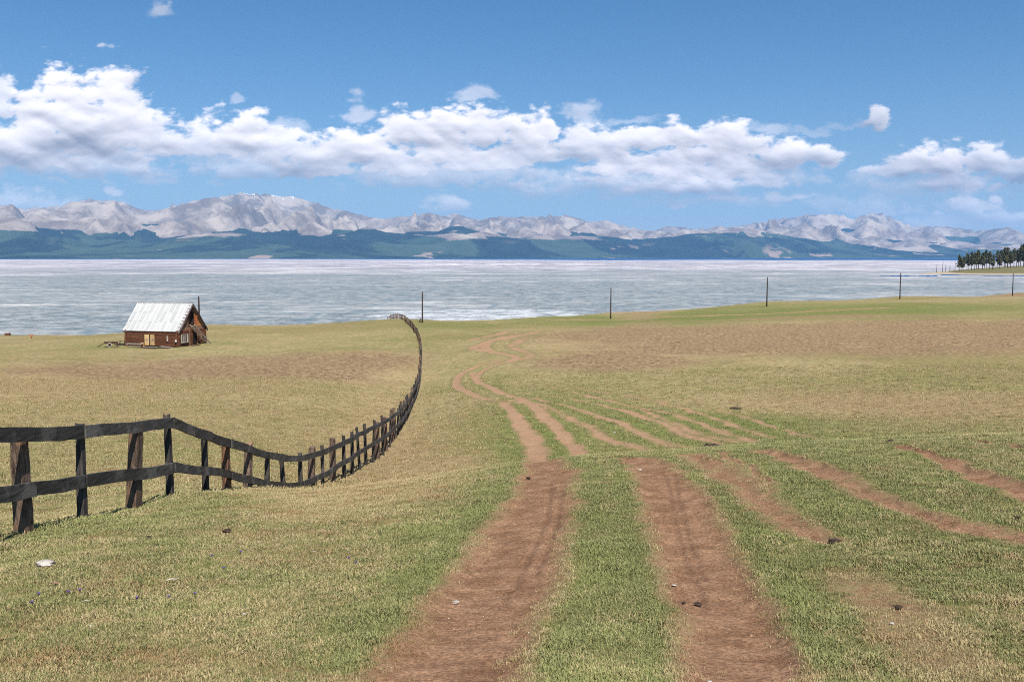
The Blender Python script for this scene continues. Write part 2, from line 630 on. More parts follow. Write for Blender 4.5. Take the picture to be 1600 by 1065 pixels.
# ruts: (u, v, width in px), strength
RUTS = [
    ([(640, 1180, 330), (690, 1065, 238), (732, 1000, 212), (757, 950, 190), (784, 900, 168), (810, 850, 142), (834, 800, 116), (850, 765, 94), (858, 735, 82), (850, 722, 60),
      (838, 712, 32), (828, 690, 30), (815, 665, 24), (800, 643, 18), (786, 629, 14)], 1.0),
    ([(1230, 1180, 280), (1166, 1065, 198), (1146, 1000, 168), (1128, 950, 150), (1106, 900, 138), (1085, 850, 124), (1062, 800, 106), (1042, 760, 92), (1022, 735, 78), (995, 718, 56), (965, 714, 20)], 1.0),
    ([(904, 712, 26), (893, 698, 26), (876, 675, 24), (852, 650, 22), (832, 633, 18), (812, 622, 14)], 1.0),
    ([(890, 757, 20), (950, 756, 22), (1010, 753, 20)], 0.7),
    ([(1085, 712, 50), (1135, 740, 66), (1180, 775, 66), (1235, 815, 70), (1300, 846, 56)], 0.50),
    ([(1120, 705, 20), (1180, 740, 22), (1215, 790, 30)], 0.35),
    ([(1190, 703, 36), (1290, 738, 56), (1370, 775, 56), (1450, 808, 56), (1540, 830, 70), (1650, 850, 80)], 0.62),
    ([(1385, 693, 16), (1440, 706, 40), (1510, 734, 54), (1570, 758, 60), (1680, 800, 66)], 0.9),
    ([(1490, 684, 14), (1550, 693, 26), (1640, 708, 36)], 0.85),
    ([(1330, 905, 90), (1410, 965, 110), (1480, 1030, 120), (1540, 1100, 140)], 0.24),
    ([(150, 1080, 120), (420, 1052, 60), (560, 1068, 60)], 0.18),
    # fan of old tracks
    ([(812, 622, 8), (870, 642, 14), (925, 670, 18), (960, 690, 20), (1010, 704, 22)], 0.50),
    ([(832, 622, 9), (930, 648, 16), (1000, 676, 22), (1075, 702, 26)], 0.60),
    ([(850, 617, 7), (960, 638, 14), (1040, 664, 20), (1130, 694, 20)], 0.60),
    ([(800, 596, 5), (870, 606, 9), (960, 628, 12), (1060, 650, 16), (1175, 688, 18)], 0.50),
    ([(870, 600, 5), (1000, 622, 9), (1090, 645, 13), (1210, 684, 14)], 0.42),
    ([(1000, 640, 9), (1080, 672, 16), (1150, 690, 16)], 0.50),
    ([(930, 610, 4), (1080, 634, 7), (1180, 655, 8), (1260, 684, 10)], 0.42),
    ([(1120, 640, 6), (1200, 664, 9), (1290, 686, 10)], 0.4),
    ([(860, 500, 2.5), (1000, 497, 2.5), (1180, 491, 2), (1380, 481, 2)], 0.5),
    # winding track
    ([(850, 640, 11), (815, 628, 11), (770, 625, 9), (735, 615, 12), (716, 604, 13), (713, 595, 12), (722, 583, 10), (748, 572, 9), (785, 563, 9), (812, 560, 8)], 1.0),
    ([(812, 622, 11), (778, 612, 12), (756, 600, 12), (744, 592, 10), (756, 578, 10), (782, 568, 10), (808, 560, 8), (788, 553, 8), (764, 546, 8), (738, 544, 8),
      (752, 537, 7), (776, 531, 6), (835, 521, 4)], 1.0),
    ([(738, 583, 6), (744, 592, 8), (756, 592, 7)], 0.8),
    ([(800, 556, 7), (770, 548, 7), (758, 541, 6), (766, 533, 5), (810, 523, 4)], 1.0),
    ([(733, 531, 5), (768, 523, 4), (800, 518, 3)], 0.9),
    ([(780, 568, 3), (830, 556, 3), (800, 540, 3), (830, 526, 2.5)], 0.4),
]
BLOBS = [  # u, v, ru, rv, green amount
    (1100, 703, 380, 12, 0.2), (1200, 695, 300, 14, 0.1), (560, 900, 420, 120, 0.16), (150, 960, 200, 60, 0.15), (1350, 1000, 260, 90, 0.12),
    (950, 880, 70, 130, 0.50), (760, 800, 120, 60, 0.30), (640, 880, 90, 90, 0.35), (560, 1000, 90, 70, 0.25),
    (640, 745, 130, 30, -0.5), (600, 700, 90, 30, -0.3), (300, 980, 280, 60, -0.14), (520, 790, 150, 30, -0.45), (500, 900, 130, 50, -0.25),
    (120, 826, 120, 12, 0.5), (330, 790, 60, 16, 0.45),
    (1350, 770, 240, 50, 0.38), (1230, 930, 80, 150, 0.42), (1500, 880, 120, 60, 0.22), (1420, 1000, 140, 60, -0.15),
    (865, 680, 22, 40, 0.5), (900, 620, 140, 26, 0.40), (1050, 660, 150, 30, 0.42), (770, 595, 30, 20, 0.3), (800, 690, 30, 40, 0.3), (1180, 662, 160, 16, 0.35), (1300, 686, 200, 8, 0.3),
    (1250, 486, 420, 14, 0.55), (1000, 502, 180, 10, 0.45), (690, 600, 40, 20, 0.2), (740, 555, 60, 16, 0.2), (640, 530, 90, 14, 0.22),
    (1300, 630, 300, 20, -0.45), (1150, 580, 260, 10, 0.1), (1400, 600, 250, 12, 0.16), (700, 510, 60, 8, 0.2),
    (100, 600, 260, 24, -0.25), (300, 660, 260, 20, -0.1), (200, 540, 200, 8, 0.22), (450, 545, 120, 12, 0.2), (600, 660, 40, 40, -0.15),
    (250, 740, 160, 20, -0.15), (1000, 485, 50, 4, -1.2),
]
BROWN = [(1250, 530, 420, 26, 1.0), (950, 568, 120, 14, 0.9), (1500, 520, 220, 18, 0.8), (330, 574, 230, 16, 1.0), (560, 562, 90, 12, 0.7), (460, 585, 140, 9, 0.6),
         (80, 580, 120, 8, 0.3), (1000, 485, 55, 4, 1.3), (1580, 461, 60, 2.5, 1.0), (1250, 495, 200, 3, 0.4), (560, 790, 60, 8, 0.35), (950, 520, 90, 10, 0.3)]


def blob_params(lst):
    out = []
    for (u, v, ru, rv, s) in lst:
        c = ground_at(u, v)
        c1 = ground_at(u, v - rv)
        c2 = ground_at(u, v + rv)
        l = math.log(math.hypot(c[0], c[1]))
        l1 = math.log(math.hypot(c1[0], c1[1]))
        l2 = math.log(math.hypot(c2[0], c2[1]))
        out.append((math.atan2(c[0], c[1]), l, ru / F, max(l1 - l, 0.01), max(l - l2, 0.01), s))
    return out


blob_g = blob_params(BLOBS)
blob_b = blob_params(BROWN)
rut_world = []
for pl0, s in RUTS:
    w3 = []
    for (u, v, wd) in pl0:
        p = ground_at(u, v)
        w3.append((p[0], p[1], max(wd * 0.5 * p[1] / F, (0.55 * p[1] ** 2 / (F * 9) if p[1] > 30 else 0))))
    # smooth subdivision (Catmull-Rom)
    P0 = np.array(w3)
    Q = []
    for i in range(len(P0) - 1):
        a = P0[max(i - 1, 0)]
        b_ = P0[i]
        c_ = P0[i + 1]
        d_ = P0[min(i + 2, len(P0) - 1)]
        for t in (0, 0.25, 0.5, 0.75):
            Q.append(0.5 * ((2 * b_) + (-a + c_) * t + (2 * a - 5 * b_ + 4 * c_ - d_) * t * t + (-a + 3 * b_ - 3 * c_ + d_) * t ** 3))
    Q.append(P0[-1])
    rut_world.append((np.array(Q), s))


def blobs(x, y, lst):
    a = np.arctan2(x, y)
    l = np.log(np.maximum(np.hypot(x, y), 1))
    out = np.zeros(a.shape)
    for (ca, cl, ra, r1, r2, s) in lst:
        dl = l - cl
        dl = np.where(dl > 0, dl / r1, dl / r2)
        da = (a - ca) / ra
        out += s * np.exp(-0.9 * (da * da + dl * dl))
    return out


def rut_field(x, y):
    rr0 = np.hypot(x, y)
    sc_ = np.clip(rr0 / 12, 0.5, 1.5) * (1 - 0.6 * sstep(rr0, 50, 80))
    x = x + fbm(x * 0.25, y * 0.2, 2, 84) * 0.35 * sstep(rr0, 22, 34) * (1 - sstep(rr0, 45, 55)) + (fbm(x * 1.1, y * 1.1, 3, 81) * 0.16 + fbm(x * 5, y * 5, 3, 83) * 0.05) * sc_
    y = y + fbm(x * 0.9, y * 0.9, 3, 82) * 0.3 * sc_
    return rut_raw(x, y)


def rut_raw(x, y):
    """1 in the middle of a rut, 0 at its edge, down to -1; faint tracks peak lower"""
    out = np.full(x.shape, -1.0)
    rr = np.full(x.shape, 0.0)
    for Q, s in rut_world:
        mw = Q[:, 2].max() * 3 + 0.3
        m_ = (x > Q[:, 0].min() - mw) & (x < Q[:, 0].max() + mw) & (y > Q[:, 1].min() - mw) & (y < Q[:, 1].max() + mw)
        if not m_.any():
            continue
        xx, yy = x[m_], y[m_]
        best = np.full(xx.shape, -1.0)
        for i in range(len(Q) - 1):
            ax, ay, aw = Q[i]
            bx, by, bw = Q[i + 1]
            dx, dy = bx - ax, by - ay
            L2 = dx * dx + dy * dy + 1e-9
            t = np.clip(((xx - ax) * dx + (yy - ay) * dy) / L2, 0, 1)
            dd = np.hypot(xx - ax - t * dx, yy - ay - t * dy)
            hw = np.maximum(aw + (bw - aw) * t, 0.05)
            best = np.maximum(best, 1 - dd / hw)
        if s < 0.8:
            s = s - 0.75 * np.clip(fbm(xx * 0.25, yy * 0.16, 3, 91) + 0.10, -0.25, 0.7) - 0.30 * fbm(xx * 1.1, yy * 0.6, 2, 92)
        best = np.where(best > -0.99, np.maximum(best * s - (1 - s) * 0.22, -1), -1)
        out[m_] = np.maximum(out[m_], best)
    return out


GROOVES = [[(1040, 738, 7), (1048, 770, 9), (1056, 815, 10), (1070, 865, 12), (1088, 905, 14), (1100, 940, 12)],
           [(1052, 738, 5), (1062, 780, 6), (1078, 840, 8), (1100, 900, 8)],
           [(862, 745, 7), (856, 800, 12), (820, 880, 14), (780, 940, 14)], [(880, 760, 6), (868, 820, 9), (838, 890, 9)]]
GRW = []
for g_ in GROOVES:
    L__ = []
    for (u, v, wd) in g_:
        p = ground_at(u, v)
        L__.append((p[0], p[1], wd * 0.5 * p[1] / F))
    GRW.append((np.array(L__), 1.0))


def groove_field(x, y):
    global rut_world
    keep_ = rut_world
    rut_world = GRW
    o = rut_raw(x + fbm(x * 3, y * 3, 2, 5) * 0.02, y)
    rut_world = keep_
    return np.clip(o, 0, 1)


def micro(x, y, r):
    near = 1 - sstep(r, 30, 60)
    return fbm(x * 0.35, y * 0.35, 3, 5) * 0.10 * sstep(r, 3, 12) * (0.25 + 0.75 * sstep(r, 14, 40)) + fbm(x * 2.1, y * 2.1, 3, 9) * 0.022 * near + fbm(x * 0.09, y * 0.09, 3, 3) * 0.35 * sstep(r, 40, 120) * (1 - sstep(r, 170, 230))


def full_height(x, y, rf=None):
    r = np.hypot(x, y)
    if rf is None:
        rf = rut_field(x, y)
    z = terrain(x, y) + micro(x, y, r)
    dep = sstep(rf, -0.15, 0.5)
    berm = np.exp(-((rf + 0.10) / 0.16) ** 2)
    far = 1 - 0.5 * sstep(r, 30, 60)
    z = z - dep * 0.042 * far + berm * 0.012 * far
    z = z + dep * fbm(x * 7, y * 7, 3, 21) * 0.012
    z = z - groove_field(x, y) * 0.014
    return z


# ground sheet
angs = np.concatenate([np.linspace(-math.pi, -0.62, 46, endpoint=False), np.linspace(-0.62, -0.5, 30, endpoint=False), np.linspace(-0.5, 0.5, 640), np.linspace(0.5, 0.62, 31)[1:], np.linspace(0.62, math.pi, 47)[1:-1]])
rads = np.concatenate([[0.05, 1.0, 2.0, 2.8, 3.3, 3.8], np.exp(np.linspace(math.log(4.2), math.log(20), 400)), np.exp(np.linspace(math.log(20), math.log(420), 500))[1:],
                       np.exp(np.linspace(math.log(420), math.log(900), 40))[1:], [1200, 1800, 3000, 6000, 12000, 25000, 40000]])
RR, AA = np.meshgrid(rads, angs, indexing='ij')
GX = RR * np.sin(AA)
GY = RR * np.cos(AA)
RUT = rut_field(GX, GY)
GZ = full_height(GX, GY, RUT)
# beyond 600 m the front of the sheet is lake bed
me = grid_mesh('ground', GX, GY, GZ, True, True)
GREEN = np.clip(0.50 - 0.20 * sstep(RR, 25, 60) + blobs(GX, GY, blob_g) + 0.38 * np.exp(-((RUT + 0.45) / 0.35) ** 2) * (RUT > -0.99), -0.6, 1.3)
BROWNV = blobs(GX, GY, blob_b)
fattr(me, 'rut', RUT)
fattr(me, 'green', GREEN)
fattr(me, 'dusty', sstep(RR, 22, 45))
fattr(me, 'groove', groove_field(GX, GY))
fattr(me, 'brown', BROWNV)
ground = link('ground', me, M_ground)
tag(ground, kind='structure')

# ------------------------------------------------------------------ lake
def ice_material():
    m, q, b = mat_new('rotten spring ice')
    geo = q.new('ShaderNodeNewGeometry')
    P = geo.outputs['Position']
    sep = q.new('ShaderNodeSeparateXYZ')
    q.put(sep.inputs[0], P)
    r = q.new('ShaderNodeVectorMath', operation='LENGTH')
    q.put(r.inputs[0], P)
    dist = r.outputs['Value']
    P2 = q.scalevec(P, (0.6, 1.0, 1.0))
    big = q.noise(P2, 0.0016, 6, 0.62, 0.8)
    mid = q.noise(P2, 0.016, 8, 0.84, 0.4)
    fine = q.noise(P, 0.10, 6, 0.88, 0.2)
    farn = q.noise(q.scalevec(P, (1.0, 0.16, 1.0)), 0.012, 7, 0.8)
    wfar = q.smooth(dist, 900, 3000)
    fine = q.add(q.mul(fine, q.sub(1.0, wfar)), q.mul(farn, wfar))
    floe = q.voro(P2, 0.035, 'DISTANCE_TO_EDGE')
    near = q.smooth(dist, 350, 3200, 1, 0, kind='SMOOTHSTEP')
    k = q.add(q.mul(big, 0.50), q.add(q.mul(mid, 0.80), q.mul(fine, 0.70)))
    k = q.add(k, q.mul(near, 0.10))
    melt = q.smooth(k, 0.98, 1.09)
    ice = q.mix(q.smooth(fine, 0.42, 0.57), (0.26, 0.26, 0.27), (0.76, 0.735, 0.71))
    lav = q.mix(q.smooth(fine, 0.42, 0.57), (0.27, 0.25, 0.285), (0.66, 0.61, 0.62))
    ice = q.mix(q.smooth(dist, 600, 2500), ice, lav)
    grey = q.mix(q.smooth(fine, 0.4, 0.6), (0.085, 0.105, 0.100), (0.34, 0.345, 0.325))
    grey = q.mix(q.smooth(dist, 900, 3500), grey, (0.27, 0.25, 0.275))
    col = q.mix(q.mul(melt, 0.88), ice, grey)
    lead = q.smooth(floe, 0.012, 0.05, 1, 0)
    col = q.mix(q.mul(q.mul(lead, near), 0.45), col, (0.08, 0.15, 0.18))
    sh_ = q.smooth(q.add(q.attr('shelf'), q.mul(q.sub(mid, 0.5), 1.8)), 0.44, 0.60)
    col = q.mix(q.mul(sh_, 0.85), col, q.mix(q.smooth(fine, 0.42, 0.56), (0.22, 0.24, 0.24), (0.66, 0.65, 0.64)))
    q.put(b.inputs['Base Color'], col)
    q.put(b.inputs['Roughness'], q.smooth(melt, 0, 1, 0.75, 0.4))
    b.inputs['Specular IOR Level'].default_value = 0.3
    q.put(b.inputs['Normal'], q.bump(fine, 0.35, 0.8))
    return m


m, q, b = mat_new('open lake water')
geo = q.new('ShaderNodeNewGeometry')
n = q.noise(geo.outputs['Position'], 0.05, 5, 0.6)
b.inputs['Base Color'].default_value = (0.008, 0.065, 0.19, 1)
b.inputs['Roughness'].default_value = 0.45
b.inputs['Specular IOR Level'].default_value = 0.12
q.put(b.inputs['Normal'], q.bump(n, 0.8, 1.0))
M_water = m


def sector(name, r0, r1, a0, a1, nr, na, z, mat, rfun=None):
    rr = np.exp(np.linspace(math.log(r0), math.log(r1), nr))
    aa = np.linspace(a0, a1, na)
    R, A_ = np.meshgrid(rr, aa, indexing='ij')
    if rfun is not None:
        end = rfun(aa)
        t = np.linspace(0, 1, nr)[:, None]
        R = r0 * (end[None] / r0) ** t
    me = grid_mesh(name, R * np.sin(A_), R * np.cos(A_), np.full(R.shape, z), True)
    return link(name, me, mat)


lake = sector('lake_water', 200, 40000, -1.5, 1.5, 60, 120, -0.35, M_water)
tag(lake, kind='structure')


def ice_edge(a):
    x = a * 9
    base = 8600 + 1800 * fbm(x, x * 0 + 3.3, 4, 44) * 0.6
    base = base * (1 + 0.45 * sstep(-a, -0.05, 0.3))
    return base * (1 + 0.02 * fbm(a * 160, a * 0 + 9.1, 3, 12))


ice = sector('lake_ice', 230, 9000, -1.45, 1.45, 160, 900, 0.0, ice_material(), ice_edge)
tag(ice, kind='structure')

# dark ice-free water along the spit is a hole: a patch of open water just above the ice
def patch(name, ring, z, mat):
    V = [(x, y, z) for x, y in ring]
    o = link(name, mesh(name, V, [tuple(range(len(V)))]), mat)
    return o


def lake_pt(u, v, z=0.0):
    d = ray(u, v)
    t = (z - H) / d[2]
    return d[0] * t, d[1] * t


ring = []
for i in range(40):
    t = i / 39
    u = 1470 + t * 330
    ring.append((*lake_pt(u, 428.6),))
for i in range(40):
    t = i / 39
    u = 1800 - t * 330
    ring.append((*lake_pt(u, 429.9 + 2.1 * min(1, 1.6 * (1 - t)) + 0.25 * math.sin(i * 2.3) + 0.3 * math.sin(i * 0.9)),))
tag(patch('open_water', ring, 0.02, M_water), kind='structure')
ring = []
for i in range(40):
    t = i / 39
    ring.append((*lake_pt(1375 + t * 90, 430.4 + 0.3 * math.sin(i * 1.3)),))
for i in range(40):
    t = i / 39
    ring.append((*lake_pt(1465 - t * 90, 431.6 + 0.5 * math.sin(i * 0.31) + 0.2 * math.sin(i * 2.1)),))
tag(patch('open_water', ring, 0.02, M_water), kind='structure')

# the whiter shelf close to the shore by the knoll is a property of the ice sheet
ic = np.empty(len(ice.data.vertices) * 3, dtype=np.float32)
ice.data.vertices.foreach_get('co', ic)
ic = ic.reshape(-1, 3)
iu = 800 + F * ic[:, 0] / np.maximum(ic[:, 1], 1)
cx0, cy0 = lake_pt(770, 492)[:2]
cs = np.exp(-((ic[:, 0] - cx0 + 6) / 46.0) ** 4 - ((ic[:, 1] - cy0) / 48.0) ** 4)
fattr(ice.data, 'shelf', cs)

# ------------------------------------------------------------------ mountains beyond the lake
SIL = [(-400, 345), (-200, 338), (-100, 335), (0, 331), (18, 328), (30, 333), (50, 331), (75, 331), (100, 328), (125, 321), (143, 318), (160, 320), (185, 319), (200, 322), (215, 329),
       (235, 333), (255, 331), (270, 326), (300, 319), (330, 313), (360, 308), (385, 305), (420, 306), (440, 309), (460, 309), (480, 314), (500, 320), (520, 326),
       (545, 330), (560, 335), (580, 339), (600, 342), (620, 339), (645, 337), (660, 334), (675, 331), (690, 337), (715, 333), (735, 340), (750, 343), (765, 339),
       (800, 338), (840, 338), (885, 336), (900, 340), (920, 346), (950, 344), (965, 351), (980, 354), (1000, 358), (1020, 360), (1035, 355), (1050, 353),
       (1070, 356), (1090, 358), (1130, 357), (1150, 353), (1180, 350), (1200, 345), (1230, 342), (1260, 338), (1300, 337), (1315, 341), (1330, 345), (1345, 339),
       (1360, 337), (1380, 339), (1395, 346), (1410, 354), (1430, 356), (1470, 357), (1500, 361), (1520, 364), (1550, 361), (1570, 359), (1585, 364), (1600, 370), (1700, 372), (2000, 375)]
FRO = [(-400, 350), (-100, 352), (0, 346), (20, 341), (50, 351), (80, 369), (100, 363), (130, 373), (160, 376), (190, 371), (220, 376), (260, 373), (300, 367), (330, 364), (400, 363), (450, 364),
       (500, 368), (540, 363), (570, 361), (600, 362), (640, 366), (680, 362), (710, 351), (740, 356), (770, 363), (800, 365), (850, 367), (900, 367), (950, 368), (1000, 373),
       (1040, 369), (1080, 364), (1120, 361), (1150, 358), (1180, 357), (1200, 363), (1230, 369), (1260, 373), (1300, 381), (1340, 386), (1400, 393), (1450, 396), (1500, 394), (1550, 397), (1600, 398), (2000, 397)]


def mountains():
    na, nr = 900, 260
    aa = np.linspace(-0.62, 0.62, na)
    tt = np.linspace(0, 1, nr)
    u = 800 + F * np.tan(aa)
    d0 = 15500 + 8500 * sstep(u, 300, 1500)
    Rr = d0[None] * 1.0 + tt[:, None] * 19000
    D = Rr * np.cos(aa)[None]
    X = Rr * np.sin(aa)[None]
    Y = D
    xs, ys = X / 1000, Y / 1000
    wx = fbm(xs * 0.25, ys * 0.25, 3, 71) * 1.6
    wy = fbm(xs * 0.25 + 9, ys * 0.25, 3, 72) * 1.6
    rb = ridged((xs + wx) * 0.24, (ys + wy) * 0.17, 6, 100, 0.42)
    rm = ridged((xs + wx * 0.6) * 0.40 + 5, (ys + wy) * 0.20, 5, 200, 0.38)
    rf_ = ridged((xs + wx) * 0.34, (ys + wy) * 0.42, 5, 300, 0.42)
    tgt_b = np.interp(u, [p[0] for p in SIL], [(HOR - p[1]) / F for p in SIL])
    tgt_f = np.interp(u, [p[0] for p in FRO], [(HOR - p[1]) / F for p in FRO])

    def layer(t0, tp, t1, rid, tgt, lo, sm):
        prof = sstep(tt, t0, tp) * (1 - 0.75 * sstep(tt, tp + 0.05, t1))
        h = prof[:, None] * (lo + (1 - lo) * rid)
        ratio = (h / D).max(0)
        k = np.exp(-0.5 * (np.arange(-3 * sm, 3 * sm + 1) / sm) ** 2)
        k /= k.sum()
        rs = np.convolve(np.pad(ratio, 3 * sm, mode='edge'), k, 'valid')
        sc = tgt / rs / np.cos(aa)
        return h * sc[None]
    zb = layer(0.30, 0.62, 1.15, rb, tgt_b, 0.28, 2)
    tgt_m = tgt_f + (tgt_b - tgt_f) * (0.58 + 0.42 * fbm(u / 90.0, u * 0 + 2.2, 3, 91))
    zm = layer(0.12, 0.36, 0.62, rm ** 1.3, tgt_m, 0.04, 9)
    zb = np.maximum(zb, zm)
    zf = layer(0.0, 0.20, 0.42, rf_, tgt_f, 0.66, 3)
    # spurs and cone shaped foothills standing before the main ridge: u, peak row, half width (px), depth share, +1 bare / -1 wooded, its forest colour also painting shaded flanks
    CONES = [(24, 332, 95, .30, 1), (62, 345, 75, .26, -1), (112, 355, 70, .22, -1), (215, 349, 85, .24, -1), (190, 352, 60, .30, 1), (298, 339, 78, .28, 1), (262, 352, 60, .26, 1),
             (380, 353, 70, .22, -1), (330, 348, 60, .34, 1), (425, 344, 62, .30, 1), (372, 342, 60, .34, 1), (492, 344, 74, .27, 1), (455, 350, 50, .30, -1), (535, 348, 60, .26, -1), (575, 352, 95, .20, -1),
             (610, 350, 60, .30, 1), (650, 348, 60, .30, 1), (715, 348, 95, .22, -1), (760, 354, 60, .26, 1), (820, 352, 70, .26, 1), (870, 348, 80, .30, 1), (905, 352, 70, .26, -1), (960, 356, 60, .24, 1),
             (1150, 357, 130, .18, -1), (1120, 362, 110, .16, -1), (1200, 356, 70, .26, 1), (1245, 352, 80, .28, 1), (1262, 372, 60, .16, -1), (1310, 362, 80, .24, 1), (1360, 366, 70, .22, 1), (1300, 374, 60, .17, -1),
             (1420, 372, 80, .20, 1), (1455, 380, 70, .16, -1), (1490, 374, 80, .22, 1), (1540, 378, 80, .20, 1), (1585, 380, 80, .20, 1), (1510, 386, 60, .14, -1), (-60, 340, 110, .25, 1), (150, 340, 90, .36, 1)]
    zc_ = np.zeros(zb.shape)
    wood = np.zeros(zb.shape)
    gx_ = fbm(xs * 1.3, ys * 1.3, 4, 501) * 0.22
    for (cu_, cv_, cw_, ct_, cf_) in CONES:
        dcu = 15500 + 8500 * float(sstep(np.array(float(cu_)), 300, 1500)) + ct_ * 19000
        hp = (HOR - cv_) / F * dcu
        xc_ = (cu_ - 800) / F * dcu
        R0 = cw_ / F * dcu
        ddx = (X - xc_) / R0
        ddy = (Y - dcu) / (R0 * 1.7)
        th_ = np.arctan2(ddx, ddy)
        rr_ = np.sqrt(ddx * ddx + ddy * ddy) * (1 + 0.13 * np.sin(th_ * 5 + cu_) + 0.07 * np.sin(th_ * 11 + cv_) + gx_)
        hc = hp * np.clip(1 - rr_, 0, 1) ** 0.92 * 1.0
        better = hc > zc_
        zc_ = np.where(better, hc, zc_)
        wood = np.where(better, cf_ * np.clip((hc / hp) * 3, 0, 1), wood)
    wood = np.where(zc_ > np.maximum(zb, zf) - 30, wood, 0)
    zb = np.maximum(zb, zc_)
    Z = np.maximum(zb, zf)
    dlt = np.abs(zb - zf)
    Z = Z + 30 * np.exp(-dlt / 60)
    # soft foot at the shore
    Z = Z * sstep(tt, 0, 0.02)[:, None] + fbm(xs * 3, ys * 3, 3, 8) * 12 * sstep(tt, 0.01, 0.1)[:, None]
    Z[0] = -2.5
    me = grid_mesh('mountains', X, Y, Z, True)
    def blr(a, sg0, sg1):
        for ax, sg in ((0, sg0), (1, sg1)):
            n_k = int(sg * 2.5)
            k_ = np.exp(-0.5 * (np.arange(-n_k, n_k + 1) / sg) ** 2)
            k_ /= k_.sum()
            p_ = np.pad(a, [(n_k, n_k) if i_ == ax else (0, 0) for i_ in (0, 1)], mode='edge')
            acc = 0
            for i_, kk in enumerate(k_):
                acc = acc + kk * (p_[i_:i_ + a.shape[0]] if ax == 0 else p_[:, i_:i_ + a.shape[1]])
            a = acc
        return a
    val = (blr(Z, 9, 16) - Z) / 120.0
    fattr(me, 'wood', wood)
    fattr(me, 'valley_shade', np.clip(val, -2, 2))
    fore = 1 - sstep(zb - zf, -40, 60)
    fattr(me, 'fore', fore)
    return me, X, Y, Z


m, q, b = mat_new('far mountain rock and forest')
geo = q.new('ShaderNodeNewGeometry')
P = geo.outputs['Position']
sep = q.new('ShaderNodeSeparateXYZ')
q.put(sep.inputs[0], P)
nrm = q.new('ShaderNodeSeparateXYZ')
q.put(nrm.inputs[0], geo.outputs['Normal'])
n1 = q.noise(P, 0.00035, 8, 0.62, 0.5)
n2 = q.noise(P, 0.0013, 7, 0.66)
n3 = q.noise(q.scalevec(P, (1, 1, 0.2)), 0.006, 5, 0.7)
rock = q.mix(q.smooth(n2, 0.38, 0.62), (0.16, 0.122, 0.097), (0.41, 0.335, 0.275))
rock = q.mix(q.smooth(n1, 0.5, 0.65, 0, 0.5), rock, (0.17, 0.125, 0.11))
fgreen = q.mix(q.smooth(n2, 0.3, 0.7), (0.008, 0.016, 0.016), (0.020, 0.034, 0.028))  # forest, its dark tone also standing in for cloud shadow
meadow = q.mix(q.smooth(n2, 0.3, 0.7), (0.035, 0.060, 0.038), (0.060, 0.086, 0.054))
mn = q.noise(q.scalevec(P, (1.0, 0.6, 1.6)), 0.00045, 7, 0.6, 0.8)
fgreen = q.mix(q.smooth(q.sub(mn, q.mul(sep.outputs[2], 0.00012)), 0.44, 0.50, 0, 0.9), fgreen, meadow)
line = q.add(sep.outputs[2], q.add(q.mul(q.sub(n1, 0.5), 1900.0), q.mul(q.sub(n2, 0.5), 420.0)))
line = q.sub(line, q.mul(q.attr('fore'), 330.0))
line = q.sub(line, q.mul(q.attr('valley_shade'), 620.0))  # hollows turn forest dark, which paints the valley shade into the colour
line = q.add(line, q.mul(q.attr('wood'), 620.0))
ff = q.smooth(line, 400, 500, 1, 0)
col = q.mix(ff, rock, fgreen)
# bare clearings low down by the shore
clr = q.noise(q.scalevec(P, (1.0, 0.5, 1.0)), 0.0011, 4, 0.55)
low = q.smooth(sep.outputs[2], 60, 420, 1, 0)
col = q.mix(q.mul(q.smooth(clr, 0.62, 0.66), low), col, (0.30, 0.22, 0.17))
snow = q.smooth(q.add(sep.outputs[2], q.add(q.mul(q.sub(n3, 0.5), 2600.0), q.mul(nrm.outputs[2], 250.0))), 2180, 2330)
col = q.mix(snow, col, (0.80, 0.82, 0.86))
q.put(b.inputs['Base Color'], col)
b.inputs['Roughness'].default_value = 1
q.put(b.inputs['Normal'], q.bump(q.add(n2, q.mul(n3, 0.8)), 0.4, 120))
mm, MX, MY, MZ = mountains()
mo = link('mountains', mm, m)
tag(mo, kind='structure')

